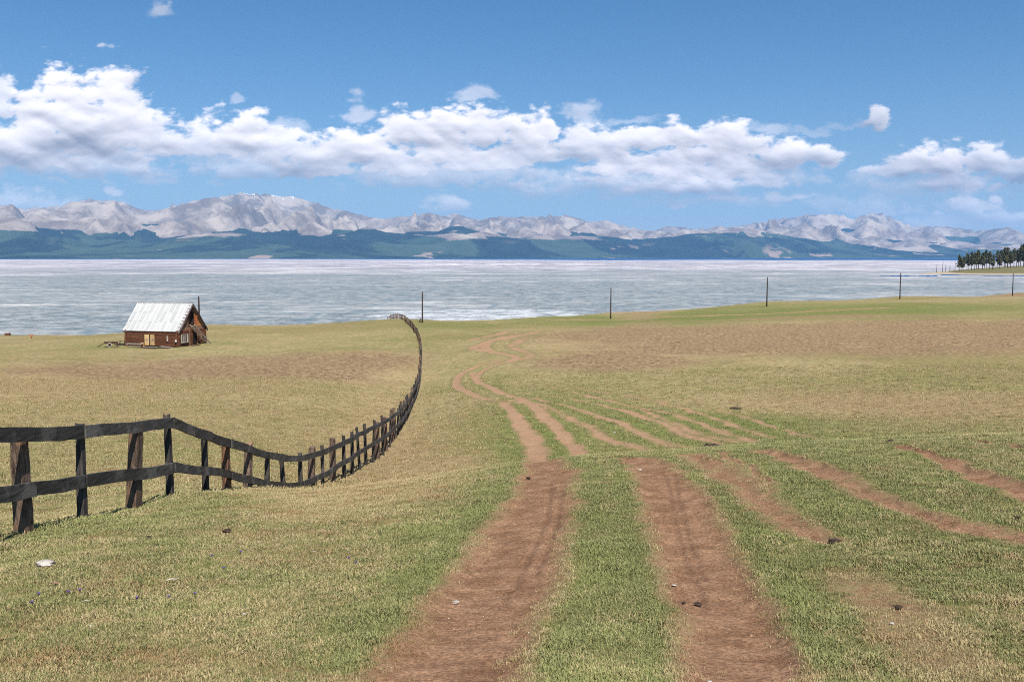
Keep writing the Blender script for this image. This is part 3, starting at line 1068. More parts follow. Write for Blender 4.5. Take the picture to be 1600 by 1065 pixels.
# ------------------------------------------------------------------ clouds: cumulus relief far beyond the range, lit by the sun
CLOUDS = [  # u, base row, half width, height, thickness of opacity
    (130, 205, 112, 106, 1), (195, 190, 55, 100, 1), (75, 200, 60, 72, 1), (215, 175, 30, 70, .9), (8, 165, 34, 62, .8), (-60, 215, 80, 90, 1),
    (150, 232, 175, 44, 1), (40, 235, 110, 60, 1), (250, 222, 60, 52, .9), (60, 256, 120, 30, .9), (190, 252, 80, 26, .8), (300, 236, 90, 44, .9), (-40, 262, 90, 30, .8),
    (380, 215, 62, 54, 1), (345, 235, 80, 50, .9), (440, 232, 70, 40, .9), (395, 250, 70, 20, .7), (560, 178, 30, 32, .5), (480, 252, 90, 50, .9),
    (560, 240, 90, 48, 1), (500, 272, 100, 26, .9), (620, 262, 90, 34, .9), (650, 214, 60, 50, 1), (700, 208, 62, 54, 1), (760, 212, 60, 48, .95), (820, 216, 52, 52, 1),
    (850, 208, 28, 40, 1), (700, 244, 120, 36, 1), (840, 244, 90, 34, .9), (760, 258, 130, 24, .9), (930, 236, 90, 46, .9), (1000, 226, 70, 36, .95), (1060, 222, 60, 34, 1), (1125, 224, 60, 40, 1),
    (1100, 248, 120, 34, 1), (980, 262, 120, 26, 1), (1180, 234, 60, 34, 1), (1220, 250, 60, 36, 1), (1275, 248, 40, 28, .9), (1100, 272, 120, 20, 1), (950, 284, 90, 18, .8), (1060, 290, 110, 18, .9), (1190, 282, 60, 20, .8),
    (1170, 262, 80, 20, .9), (740, 152, 42, 20, .45), (910, 184, 36, 26, .5), (885, 176, 20, 12, .3), (376, 152, 18, 14, .3), (262, 20, 30, 20, .45),
    (1359, 194, 34, 28, .85), (1310, 194, 40, 10, .25), (1450, 262, 90, 42, 1), (1470, 246, 42, 30, 1), (1395, 268, 62, 26, .8), (1530, 258, 60, 34, .9), (1490, 290, 85, 24, .9), (1580, 275, 50, 30, .8), (1660, 270, 90, 50, 1),
    (82, 283, 32, 20, .7), (185, 300, 20, 16, .6), (25, 316, 50, 26, .45), (240, 284, 36, 12, .4), (330, 280, 26, 8, .3), (700, 322, 44, 26, .6), (590, 288, 20, 9, .4), (815, 292, 50, 16, .65), (690, 280, 60, 12, .35),
    (1060, 324, 24, 13, .6), (1130, 314, 60, 16, .7), (1235, 308, 55, 16, .7), (1215, 318, 30, 8, .4), (1350, 330, 80, 18, .45), (1510, 326, 68, 24, .75), (1570, 346, 70, 24, .7), (1440, 350, 70, 18, .45), (1420, 325, 40, 20, .4),
    (1280, 278, 30, 10, .4), (150, 330, 30, 9, .3), (930, 305, 60, 9, .3), (-30, 330, 60, 30, .4), (980, 190, 60, 14, .3), (450, 205, 60, 18, .4), (1190, 205, 50, 16, .4), (1260, 206, 50, 10, .25),
    (120, 262, 230, 54, .62), (420, 258, 200, 56, .6), (700, 276, 240, 60, .62), (1000, 290, 240, 56, .62), (1180, 272, 120, 40, .5), (1450, 290, 150, 44, .5),
    (1520, 345, 120, 34, .4), (1330, 322, 120, 22, .3), (1100, 318, 160, 20, .3), (60, 325, 140, 30, .35), (870, 300, 120, 20, .3),
]


def clouds():
    RC = 72000.0
    azs = np.concatenate([np.linspace(-0.98, -0.53, 180, endpoint=False), np.linspace(-0.53, 0.53, 1270), np.linspace(0.53, 0.98, 181)[1:]])
    els = np.linspace(0.026, 0.262, 400)
    E_, A_ = np.meshgrid(els, azs, indexing='ij')
    # work in tangent units of picture pixels
    Ux = np.tan(A_) * F
    Vy = np.tan(E_) / np.cos(A_) * F * 1.0
    lx, ly = Ux / 100, Vy / 62
    wx = fbm(lx * 1.3, ly * 1.3, 5, 401) * 26 + fbm(lx * 7, ly * 7, 3, 405) * 4
    wy = fbm(lx * 1.3 + 7, ly * 1.3, 5, 402) * 15 + fbm(lx * 7, ly * 7 + 3, 3, 406) * 3
    X_ = Ux + wx
    Y_ = Vy + wy

    def billow(x, y, octs, seed, gain=0.55):
        s_ = 0
        a_ = 1
        for o in range(octs):
            s_ = s_ + a_ * np.abs(vnoise(x * 2.03 ** o + o * 3.1, y * 2.03 ** o, seed + o))
            a_ *= gain
        return s_
    bil = billow(lx * 2.6, ly * 2.6, 5, 431)
    fb = fbm(lx * 2.2, ly * 2.8, 6, 441, 0.58)
    dens = np.full(A_.shape, -2.0)
    op = np.zeros(A_.shape)
    rel = np.zeros(A_.shape)
    extra = []
    rd = random.Random(5)
    for side in (-1, 1):
        for k in range(22):
            extra.append((800 + side * rd.uniform(930, 1900), rd.uniform(215, 320), rd.uniform(50, 120), rd.uniform(16, 60), 0.9))
    for ci, (u, vb, ru, h, o) in enumerate(CLOUDS + extra):
        cx_ = u - 800
        v0 = math.tan(px_el(u, vb)) / math.cos(px_az(u)) * F
        m_ = (np.abs(Ux - cx_) < ru * 1.8 + 30) & (np.abs(Vy - v0) < h * 1.9 + 30)
        if not m_.any():
            continue
        dx = (X_[m_] - cx_) / ru
        dy = Y_[m_] - v0
        dy = np.where(dy > 0, dy / h, dy / (0.34 * h + 3))
        f_ = 1 - np.sqrt(dx * dx + dy * dy)
        small = np.clip(h / 40, 0.35, 1)
        r_ = np.sqrt(np.clip(f_ + 0.12, 0, 1)) * (min(ru, h * 1.2) ** 0.75) * 2.6 * o
        f_ = f_ + (fb[m_] * 0.46 + (bil[m_] - 0.42) * 0.44)
        dm = dens[m_]
        dens[m_] = np.maximum(dm, f_)
        op[m_] = np.maximum(op[m_], sstep(f_, -0.02, 0.40 if o > 0.7 else 0.65) * min(1, o * 1.02))
        rel[m_] = np.maximum(rel[m_], r_ + (320 - vb) * -0.02)
    def blur(a, sg):
        n_k = int(sg * 3)
        k_ = np.exp(-0.5 * (np.arange(-n_k, n_k + 1) / sg) ** 2)
        k_ /= k_.sum()
        for ax in (0, 1):
            p_ = np.pad(a, [(n_k, n_k) if i_ == ax else (0, 0) for i_ in (0, 1)], mode='edge')
            acc = 0
            L0 = a.shape[ax]
            for i_, kk in enumerate(k_):
                acc = acc + kk * (p_[i_:i_ + L0] if ax == 0 else p_[:, i_:i_ + L0])
            a = acc
        return a
    big_b = billow(lx * 1.3, ly * 1.3, 2, 461)
    sm_ = blur(rel, 12.0) * 0.36 + blur(op, 6.0) * (blur(big_b, 4.0) * 6.5 + blur(bil, 1.6) * 1.1)
    op *= (1 - sstep(np.abs(A_), 0.86, 0.97))
    R_ = RC - 46.0 * sm_
    X3 = R_ * np.cos(E_) * np.sin(A_)
    Y3 = R_ * np.cos(E_) * np.cos(A_)
    Z3 = R_ * np.sin(E_) + H
    me = grid_mesh('clouds', X3, Y3, Z3, True)
    fattr(me, 'opacity', op)
    # drop the empty sky between the clouds
    import bmesh
    r_, c_ = A_.shape
    o4 = np.maximum(np.maximum(op[:-1, :-1], op[1:, :-1]), np.maximum(op[:-1, 1:], op[1:, 1:])) > 0.004
    keepf = o4.ravel()
    ids = np.arange((r_ - 1) * (c_ - 1))[keepf]
    ii, jj = ids // (c_ - 1), ids % (c_ - 1)
    fc = np.stack([ii * c_ + jj, ii * c_ + jj + 1, (ii + 1) * c_ + jj + 1, (ii + 1) * c_ + jj], -1)
    used, inv = np.unique(fc.ravel(), return_inverse=True)
    co = np.stack([X3.ravel(), Y3.ravel(), Z3.ravel()], -1)[used]
    bpy.data.meshes.remove(me)
    me = bpy.data.meshes.new('clouds')
    me.vertices.add(len(used))
    me.vertices.foreach_set('co', co.astype(np.float32).ravel())
    me.loops.add(len(inv))
    me.loops.foreach_set('vertex_index', inv.astype(np.int32).ravel())
    me.polygons.add(len(fc))
    me.polygons.foreach_set('loop_start', np.arange(0, len(inv), 4, dtype=np.int32))
    me.polygons.foreach_set('loop_total', np.full(len(fc), 4, dtype=np.int32))
    me.update(calc_edges=True)
    me.polygons.foreach_set('use_smooth', np.ones(len(fc), dtype=bool))
    fattr(me, 'opacity', op.ravel()[used])
    return me


m = bpy.data.materials.new('cloud')
m.use_nodes = True
m.node_tree.nodes.clear()
q = NT(m.node_tree)
out = q.new('ShaderNodeOutputMaterial')
dif = q.new('ShaderNodeBsdfDiffuse')
dif.inputs[0].default_value = (0.70, 0.65, 0.645, 1)
trl = q.new('ShaderNodeBsdfTranslucent')
trl.inputs[0].default_value = (0.85, 0.80, 0.80, 1)
mx0 = q.new('ShaderNodeMixShader')
mx0.inputs[0].default_value = 0.10
q.l.new(dif.outputs[0], mx0.inputs[1])
q.l.new(trl.outputs[0], mx0.inputs[2])
trn = q.new('ShaderNodeBsdfTransparent')
mx1 = q.new('ShaderNodeMixShader')
q.put(mx1.inputs[0], q.attr('opacity'))
q.l.new(trn.outputs[0], mx1.inputs[1])
q.l.new(mx0.outputs[0], mx1.inputs[2])
q.l.new(mx1.outputs[0], out.inputs[0])
clo = link('clouds', clouds(), m)
tag(clo, kind='structure')

# ------------------------------------------------------------------ headland with trees on the right
def headland():
    na, nr = 260, 40
    uu = np.linspace(1425, 2300, na)
    tt = np.linspace(0, 1, nr)
    near_v = np.interp(uu, [1425, 1445, 1500, 1560, 1600, 2300], [427.2, 427.6, 429.2, 429.6, 429.6, 431])
    far_v = np.interp(uu, [1425, 1445, 1500, 1560, 1600, 2300], [427.0, 426.0, 422.0, 418, 416, 414])
    dn = H * F / (near_v - HOR)
    df = H * F / (far_v - HOR)
    Yv = dn[None] + (df - dn)[None] * tt[:, None]
    X = (uu - 800)[None] / F * Yv
    hmax = np.interp(uu, [1425, 1445, 1475, 1500, 1560, 1600, 2300], [0.0, 0.5, 1.2, 3.0, 5.0, 6, 9])
    pr = np.sin(np.clip(tt, 0, 1) * math.pi) ** 0.6
    Z = hmax[None] * pr[:, None] + 0.3 * fbm(X / 12, Yv / 12, 3, 4) * pr[:, None]
    Z[0] = -0.5
    Z[-1] = -0.5
    me = grid_mesh('headland', X, Yv, Z, True)
    return me, X, Yv, Z


m, q, b = mat_new('headland grass and shingle')
geo = q.new('ShaderNodeNewGeometry')
sep = q.new('ShaderNodeSeparateXYZ')
q.put(sep.inputs[0], geo.outputs['Position'])
n = q.noise(geo.outputs['Position'], 0.12, 6, 0.65)
g = q.mix(q.smooth(n, 0.35, 0.65), (0.11, 0.10, 0.035), (0.20, 0.165, 0.07))
sh = q.mix(n, (0.30, 0.23, 0.16), (0.48, 0.39, 0.29))
c = q.mix(q.smooth(q.add(sep.outputs[2], q.mul(q.sub(n, 0.5), 2.0)), 1.3, 1.9), sh, g)
q.put(b.inputs['Base Color'], c)
M_head = m
hm, HX, HY, HZ = headland()
tag(link('headland', hm, M_head), kind='structure')


def head_z(x, y):
    d = (HX - x) ** 2 + (HY - y) ** 2
    return float(HZ.ravel()[int(np.argmin(d))])


# ---- trees
m, q, b = mat_new('conifer needles')
oi = q.new('ShaderNodeObjectInfo')
geo = q.new('ShaderNodeNewGeometry')
n = q.noise(geo.outputs['Position'], 0.5, 3, 0.6)
c = q.mix(q.smooth(n, 0.3, 0.7), (0.055, 0.058, 0.020), (0.150, 0.140, 0.045))
c = q.mix(q.mul(oi.outputs['Random'], 0.5), c, (0.13, 0.10, 0.04))
q.put(b.inputs['Base Color'], c)
M_needle = m
m, q, b = mat_new('tree bark')
b.inputs['Base Color'].default_value = (0.045, 0.03, 0.024, 1)
M_trunk = m


def conifer_mesh(seed, h, full):
    rd = random.Random(seed)
    lean = rd.uniform(-0.03, 0.03) * h
    tp = [(lean * t * t, 0, h * t * 0.97) for t in (0, 0.3, 0.6, 0.85, 1)]
    parts_t = [tube(tp, [0.34, 0.27, 0.18, 0.09, 0.03], 6)]
    V, Fc = [], []
    cb = h * rd.uniform(0.28, 0.42)
    levels = int(22 * full)
    for i in range(levels):
        t = i / (levels - 1)
        z = cb + (h - cb) * t
        rad = (1 - t) ** 0.55 * (0.55 + 0.9 * math.sin(min(1, t * 1.6 + 0.15) * math.pi * 0.5)) * h * 0.115 * rd.uniform(0.5, 1.4) + 0.3
        nb = rd.randint(4, 6)
        for k in range(nb):
            an = rd.uniform(0, 2 * math.pi)
            L = rad * rd.uniform(0.55, 1.15)
            ex, ey = math.cos(an) * L, math.sin(an) * L
            ez = z + rd.uniform(-0.5, 0.9)
            if L > 1.5:
                parts_t.append(tube([(lean * t * t, 0, z), (ex * 0.8 + lean * t * t, ey * 0.8, (z + ez) / 2)], [0.07, 0.03], 3, False))
            # clumps of short needle faces along the branch
            for c_ in range(4):
                s = rd.uniform(0.35, 1.05)
                cx, cy, cz = lean * t * t + ex * s, ey * s, z + (ez - z) * s + rd.uniform(-0.3, 0.3)
                sz = rd.uniform(0.35, 0.8)
                for k2 in range(3):
                    b_ = len(V)
                    n_v = Vector((rd.gauss(0, 1), rd.gauss(0, 1), rd.gauss(0, 1) + 0.6)).normalized()
                    a1 = n_v.orthogonal().normalized() * sz
                    a2 = n_v.cross(a1) * 0.8
                    o_ = Vector((cx, cy, cz)) + Vector((rd.gauss(0, .25), rd.gauss(0, .25), rd.gauss(0, .25)))
                    V += [tuple(o_ + a1), tuple(o_ + a2), tuple(o_ - a1 * 0.9), tuple(o_ - a2)]
                    Fc.append((b_, b_ + 1, b_ + 2, b_ + 3))
    tv, tf = merge(parts_t)
    return mesh('trunk', tv, tf), mesh('crown', V, Fc)


protos = []
for i, (h_, full) in enumerate([(24, 1.0), (27, 0.9), (21, 1.1), (25, 0.75), (19, 0.9)]):
    protos.append(conifer_mesh(50 + i, h_, full))


def place_tree(u, v_base, hpx, depth_t, pi):
    dn = H * F / (429.4 - HOR)
    df = H * F / (np.interp(u, [1445, 1500, 1560, 1600, 2300], [426.0, 422, 418, 416, 414]) - HOR)
    D = dn + (df - dn) * depth_t
    x = (u - 800) / F * D
    z = head_z(x, D)
    t = empty('conifer_tree', (x, D, z - 0.15), random.uniform(0, 6.28))
    tm, cm = protos[pi]
    hh = [24, 27, 21, 25, 19][pi]
    s = hpx * D / F / hh
    if u > 1556:
        s *= 0.80
    t.scale = (s * random.uniform(1.1, 1.45), s * random.uniform(1.1, 1.45), s)
    link('trunk', tm, M_trunk, t)
    link('crown', cm, M_needle, t)
    tag(t, 'dark green conifer among the wood on the low spit at the right', 'tree', 'conifers on the far headland')
    return t


tr = [(1497, 25, .35, 0), (1503, 22, .3, 2), (1509, 26, .45, 3), (1516, 28, .4, 0), (1521, 27, .35, 1), (1527, 28, .5, 2), (1533, 25, .4, 4), (1539, 29, .45, 1), (1544, 27, .35, 0),
      (1549, 22, .3, 4), (1556, 26, .55, 3), (1562, 33, .5, 1), (1567, 38, .45, 0), (1572, 37, .5, 2), (1577, 30, .4, 4), (1582, 36, .45, 1), (1586, 32, .5, 3), (1592, 40, .5, 0), (1597, 42, .45, 2),
      (1603, 38, .5, 1), (1610, 44, .5, 0), (1618, 40, .45, 3), (1627, 42, .5, 2), (1512, 22, .6, 4), (1524, 24, .65, 2), (1536, 24, .65, 0), (1560, 26, .35, 2), (1569, 26, .65, 4), (1589, 28, .7, 4), (1500, 18, .55, 4)]
for (u, hp, dt, pi) in tr:
    t = place_tree(u, 424, hp, dt, pi)
    if u == 1597:
        pass


def bare_tree(u, hpx, dt, label, seed):
    dn = H * F / (428.2 - HOR)
    df = H * F / (424.5 - HOR)
    D = dn + (df - dn) * dt
    x = (u - 800) / F * D
    z = head_z(x, D)
    h = hpx * D / F
    rd = random.Random(seed)
    root = empty('bare_tree', (x, D, z - 0.1))
    v, f = tube([(0, 0, 0), (0.2 * rd.uniform(-1, 1), 0, h * .5), (0.5 * rd.uniform(-1, 1), 0, h)], [0.42, 0.30, 0.08], 6)
    link('trunk', mesh('trunk', v, f), M_trunk, root)
    L = []
    for k in range(6):
        zz = h * rd.uniform(0.35, 0.9)
        an = rd.uniform(0, 6.28)
        l = rd.uniform(0.8, 2.2)
        L.append(tube([(0, 0, zz), (math.cos(an) * l, math.sin(an) * l, zz + rd.uniform(0.2, 1.2))], [0.12, 0.04], 4, False))
    v, f = merge(L)
    tag(link('branches', mesh('branches', v, f), M_trunk, root), kind='stuff')
    tag(root, label, 'tree', 'bare trunks on the tip of the spit')


bare_tree(1462, 13, .5, 'short bare dead trunk, leftmost of those on the tip of the spit', 1)
bare_tree(1471, 19, .5, 'tallest of the bare dead trunks on the tip of the spit', 2)
bare_tree(1476, 14, .6, 'bare dead trunk just right of the tallest one on the spit', 3)
bare_tree(1482.5, 12, .5, 'shortest bare dead trunk in the gap before the conifers on the spit', 4)
bare_tree(1490.5, 16, .4, 'thick bare trunk standing nearest the conifers on the spit', 5)

# ------------------------------------------------------------------ telegraph poles
def pole(u, v_base, v_top, D, label, stub=False):
    d = ray(u, v_base)
    x = d[0] / d[1] * D
    z = float(full_height(np.array([x]), np.array([float(D)]))[0])
    dt = ray(u, v_top)
    ztop = H + dt[2] / dt[1] * D
    h = ztop - z
    root = empty('utility_pole', (x, D, z))
    lean = random.uniform(-0.05, 0.05)
    n = 7
    P = [(lean * t, 0, -0.25 + (h + 0.25) * t) for t in np.linspace(0, 1, n)]
    v, f = tube(P, list(np.linspace(0.17, 0.115, n)), 10, jit=0.04)
    link('pole_shaft', mesh('pole_shaft', v, f, True), M_pole, root)
    if stub:
        v, f = tube([(-0.75, -0.1, -0.2), (-0.42, -0.08, 0.55), (-0.28, -0.05, 0.75)], [0.16, 0.15, 0.12], 8)
        link('stub', mesh('stub', v, f, True), M_pole, root)
    tag(root, label, 'pole', 'wooden poles standing along the lake shore')


pole(312, 520, 463, 165, 'wooden pole whose top shows behind the cabin roof')
pole(660, 512, 455, 198, 'tallest wooden pole, on the knoll beside the curving fence end', True)
pole(954, 498, 449.5, 227, 'wooden pole in front of the bare brown shore bank')
pole(1198, 478.5, 433, 243, 'wooden pole on the green rise above the ice, second to the right of the fence')
pole(1406, 466.5, 426, 279, 'wooden pole left of the tip of the wooded spit')
pole(1582, 461.5, 427, 320, 'rightmost wooden pole, below the conifers beside reddish bare earth')

# ------------------------------------------------------------------ fence
fence = empty('wooden_fence', (0, 0, 0))
tag(fence, 'long black two rail wooden fence curving downhill towards the lake', 'fence')
# u, rail top v, base v, depth
FL = [(-60, 668, 872, 9.2), (45, 667, 835, 10.7), (133, 664, 812, 12.1), (216, 659, 797, 13.8), (271, 652, 775, 15.3), (327, 674, 771, 17.1), (361, 686, 767, 18.5), (393, 697, 765, 19.9),
      (422, 706, 766, 21.4), (448, 711, 765.5, 23.0), (474, 711, 764, 24.8), (508, 701, 757, 27.8), (541, 686, 747, 31.3), (572, 670, 732, 35.5), (600, 657, 712, 40.5), (625, 640, 683, 49), (640, 621, 651, 60),
      (651, 600, 626, 70), (656, 586, 606, 80), (658.5, 566, 583, 92), (659, 548, 562, 104), (658, 533, 545, 118), (655.5, 522, 533, 134), (651, 512.5, 522, 150), (645, 505, 513.5, 168), (640, 499.5, 507, 186),
      (634, 494.5, 502, 200), (626, 491.0, 498, 215), (618, 490.5, 498, 225), (611, 492.5, 500, 234), (605, 497, 504, 240)]
fx, fy, fzt, fzb = [], [], [], []
for (u, vt, vb, D) in FL:
    d = ray(u, vt)
    fx.append(d[0] / d[1] * D)
    fy.append(D)
    fzt.append(H + d[2] / d[1] * D)
    d = ray(u, vb)
    fzb.append(H + d[2] / d[1] * D)
fx, fy, fzt = map(np.array, (fx, fy, fzt))
# arc length sampling
seg = np.hypot(np.diff(fx), np.diff(fy))
arc = np.concatenate([[0], np.cumsum(seg)])
stations = []
near_idx = list(range(0, 13))
for i in near_idx:
    stations.append(arc[i])
s = arc[12]
step = 1.55
extra = [arc[9] + 0, ]
# fill the wide gaps between listed posts
full_st = []
for i in range(len(near_idx) - 1):
    full_st.append(arc[i])
    gap = arc[i + 1] - arc[i]
    if gap > 2.3:
        full_st.append(arc[i] + gap * 0.5)
s = arc[12]
while s < arc[-1]:
    full_st.append(s + random.uniform(-0.12, 0.12))
    s += 1.6 if s < 60 else (1.8 if s < 120 else 2.1)
full_st = np.array(full_st)
# smooth height curve: monotone-ish cubic by dense interpolation and light smoothing
den = np.linspace(0, arc[-1], 4000)


def smooth_interp(vals, w_):
    a = np.interp(den, arc, vals)
    k = np.hanning(w_)
    k /= k.sum()
    return np.convolve(np.pad(a, w_ // 2, mode='edge'), k, 'valid')[:len(den)]


sx = smooth_interp(fx, 25)
sy = smooth_interp(fy, 25)
szt = smooth_interp(fzt, 9)
PX = np.interp(full_st, den, sx)
PY = np.interp(full_st, den, sy)
PT = np.interp(full_st, den, szt)
PG = full_height(PX, PY)


def post_mesh(kind, seed):
    """unit-height-ish post, height 1 along z, origin at ground"""
    rd = random.Random(seed)
    V, Fc = [], []
    nz = 9
    if kind == 'slab':      # half log with its bark on the track side, flat dark face to the camera end
        prof = [(-0.10, 0.085), (-0.085, 0.02), (-0.055, -0.045), (0.0, -0.075), (0.055, -0.05), (0.09, 0.015), (0.10, 0.085)]
    elif kind == 'round':
        prof = [(0.065 * math.cos(a), 0.065 * math.sin(a)) for a in np.linspace(0, 2 * math.pi, 9)[:-1]]
    else:                   # split rail, wedge section
        prof = [(-0.055, 0.05), (-0.06, -0.045), (0.01, -0.06), (0.06, -0.035), (0.055, 0.05)]
    n = len(prof)
    lx, ly = rd.uniform(-0.05, 0.05), rd.uniform(-0.05, 0.05)
    for i in range(nz):
        t = i / (nz - 1)
        z = -0.25 + 1.25 * t
        sc = 1.12 - 0.22 * t
        tw = 0.25 * (t - 0.5) * rd.choice([1, 1, -1])
        for (a, b_) in prof:
            r1 = rd.uniform(0.92, 1.08)
            xx = a * sc * r1
            yy = b_ * sc * r1
            V.append((yy + lx * t, -xx + ly * t, z + (rd.uniform(-0.02, 0.025) if i == nz - 1 else 0)))
    for i in range(nz - 1):
        for k in range(n):
            Fc.append((i * n + k, i * n + (k + 1) % n, (i + 1) * n + (k + 1) % n, (i + 1) * n + k))
    Fc.append(tuple(range(n))[::-1])
    Fc.append(tuple((nz - 1) * n + k for k in range(n)))
    me = mesh('post', V, Fc)
    return me


mats_for = {'slab': M_bark, 'round': M_stake, 'split': M_stake}
PM = {}
for kind in ('slab', 'round', 'split'):
    PM[kind] = []
    for i in range(4):
        me = post_mesh(kind, hash(kind) % 7 + i * 13 if False else {'slab': 1, 'round': 2, 'split': 3}[kind] * 100 + i)
        me.materials.append(mats_for[kind])
        PM[kind].append(me)
PM['rust'] = []
for i in range(2):
    me = post_mesh('slab', 777 + i)
    me.materials.append(M_rust)
    PM['rust'].append(me)
near_kind = ['slab', 'slab', 'split', 'slab', 'split', 'split', 'rust', 'slab', 'split', 'split', 'split', 'slab', 'split', 'slab', 'split', 'split', 'round', 'split']
above = [-.04, -0.05, 0.03, -0.06, 0.05, -0.05, -0.05, 0.06, -0.04, 0.03, 0.07, 0.13, 0.12, 0.18, 0.13, 0.10, 0.12, 0.16]
N = len(full_st)
for i in range(N):
    kind = near_kind[i] if i < len(near_kind) else random.choice(['slab', 'slab', 'split', 'split', 'round', 'rust' if random.random() < 0.45 else 'split'])
    ab = above[i] if i < len(above) else random.uniform(0.0, 0.28)
    j = min(i + 1, N - 1)
    jj = max(i - 1, 0)
    dirv = math.atan2(PY[j] - PY[jj], PX[j] - PX[jj])
    hgt = PT[i] + ab - PG[i]
    me = PM[kind][i % len(PM[kind])]
    # post stands on the far side of the rails
    nx, ny = math.cos(dirv + math.pi / 2), math.sin(dirv + math.pi / 2)
    wsc = {'slab': 1.0, 'rust': 0.9, 'split': 0.9, 'round': 0.85}[kind] * random.uniform(0.9, 1.15)
    off_ = 0.03 + {'slab': 0.10, 'rust': 0.10, 'split': 0.062, 'round': 0.075}[kind] * wsc
    link('post', me, None, fence, (PX[i] + nx * off_, PY[i] + ny * off_, PG[i]), (random.uniform(-0.03, 0.03), random.uniform(-0.05, 0.03), dirv - math.pi / 2), (wsc, wsc, hgt))


def rail(i0, i1, drop, wd, name='rail'):
    """one board nailed from station i0 to i1, its top edge `drop` below the top line; slightly warped"""
    idx = [i0]
    pts_ = []
    steps = 6 if i1 - i0 == 1 else 3 * (i1 - i0)
    s0, s1 = full_st[i0], full_st[i1]
    ov = 0.05
    ss = np.linspace(s0 - ov, s1 + ov, steps + 1)
    if i1 - i0 == 1:
        X_ = PX[i0] + (PX[i1] - PX[i0]) * (ss - s0) / (s1 - s0)
        Y_ = PY[i0] + (PY[i1] - PY[i0]) * (ss - s0) / (s1 - s0)
        T_ = PT[i0] + (PT[i1] - PT[i0]) * (ss - s0) / (s1 - s0)
    else:
        X_ = np.interp(ss, full_st, PX)
        Y_ = np.interp(ss, full_st, PY)
        T_ = np.interp(ss, full_st, PT)
    d0_, d1_ = drop
    D_ = d0_ + (d1_ - d0_) * (ss - s0) / (s1 - s0)
    T_ = T_ - D_ - 0.018 * np.sin(np.pi * np.clip((ss - s0) / (s1 - s0), 0, 1)) * random.uniform(-0.6, 1.2)
    o = Vector((X_[0], Y_[0], T_[0]))
    V, Fc = [], []
    th = 0.022
    lap = 0.011 * ((i0 % 2) * 2 - 1)
    for k in range(len(ss)):
        a = max(k - 1, 0)
        b_ = min(k + 1, len(ss) - 1)
        dr = math.atan2(Y_[b_] - Y_[a], X_[b_] - X_[a])
        nx, ny = math.cos(dr + math.pi / 2), math.sin(dr + math.pi / 2)
        w2 = wd * random.uniform(0.96, 1.04)
        zt = T_[k] - o.z + random.uniform(-0.004, 0.004)
        for (side, zz) in ((-th, zt), (th, zt), (th, zt - w2), (-th, zt - w2)):
            V.append((X_[k] + nx * (side + lap * 1.0) - o.x, Y_[k] + ny * (side + lap) - o.y, zz))
    for k in range(len(ss) - 1):
        for c_ in range(4):
            Fc.append((k * 4 + c_, (k + 1) * 4 + c_, (k + 1) * 4 + (c_ + 1) % 4, k * 4 + (c_ + 1) % 4))
    Fc.append((0, 1, 2, 3))
    e = (len(ss) - 1) * 4
    Fc.append((e + 3, e + 2, e + 1, e))
    link(name, mesh(name, V, Fc), M_rail, fence, tuple(o))


LOWD = np.array([0.60, 0.60, 0.61, 0.66, 0.70, 0.62, 0.61, 0.62, 0.64, 0.66, 0.66, 0.66, 0.66] + [0.62] * 400)
i = 0
while i < N - 1:
    stp = 1 if i < 34 else 2
    j = min(i + stp, N - 1)
    rail(i, j, (0.0, 0.0), random.uniform(0.145, 0.165))
    rail(i, j, (LOWD[i], LOWD[j]), random.uniform(0.14, 0.165))
    i = j

# ------------------------------------------------------------------ the log cabin
TH = math.radians(16)
L_, W_ = 7.9, 6.2
HW = 2.05
RZ = 5.35
cu = ray(278, 541)
Dc = 131.0
cornr = np.array([cu[0] / cu[1] * Dc, Dc])
ax_ = np.array([math.cos(TH), -math.sin(TH)])
ay_ = np.array([math.sin(TH), math.cos(TH)])
cen = cornr - ax_ * L_ / 2 + ay_ * W_ / 2
gz = []
for sx_ in (-1, 1):
    for sy_ in (-1, 1):
        p = cen + ax_ * sx_ * L_ / 2 + ay_ * sy_ * W_ / 2
        gz.append(float(full_height(np.array([p[0]]), np.array([p[1]]))[0]))
ctop = ray(278, 541)
zc = H + ctop[2] / ctop[1] * Dc
cab = empty('log_cabin', (cen[0], cen[1], zc), -TH)
tag(cab, 'red brown log cabin with steep white metal roof and outside stairs', 'cabin')
NL = 8
lh = HW / NL


def log_mesh(length, r):
    v, f = tube([(-length / 2, 0, 0), (-length / 4, 0, 0.01), (length / 4, 0, -0.01), (length / 2, 0, 0)], [r, r * 0.97, r * 1.02, r * 0.95], 10)
    return mesh('log', v, f, False)


lmL = log_mesh(L_ + 0.5, lh * 0.56)
lmW = log_mesh(W_ + 0.5, lh * 0.56)
gap_lo = min(gz) - zc
found = box('foundation_sill', -L_ / 2, L_ / 2, -W_ / 2, W_ / 2, gap_lo - 0.3, 0.05, M_board_dark, cab)
for k in range(NL):
    z = lh * (k + 0.5)
    for sgn in (-1, 1):
        link('log', lmL, M_log, cab, (random.uniform(-.05, .05), sgn * W_ / 2, z))
        link('log', lmW, M_log, cab, (sgn * L_ / 2, random.uniform(-.05, .05), z + (lh * 0.5 if False else 0.0) + 0.012), (0, 0, math.pi / 2))
# inner dark core so no light leaks between the logs
box('inner_dark_core', -L_ / 2 + 0.05, L_ / 2 - 0.05, -W_ / 2 + 0.05, W_ / 2 - 0.05, 0.05, HW, M_board_dark, cab)
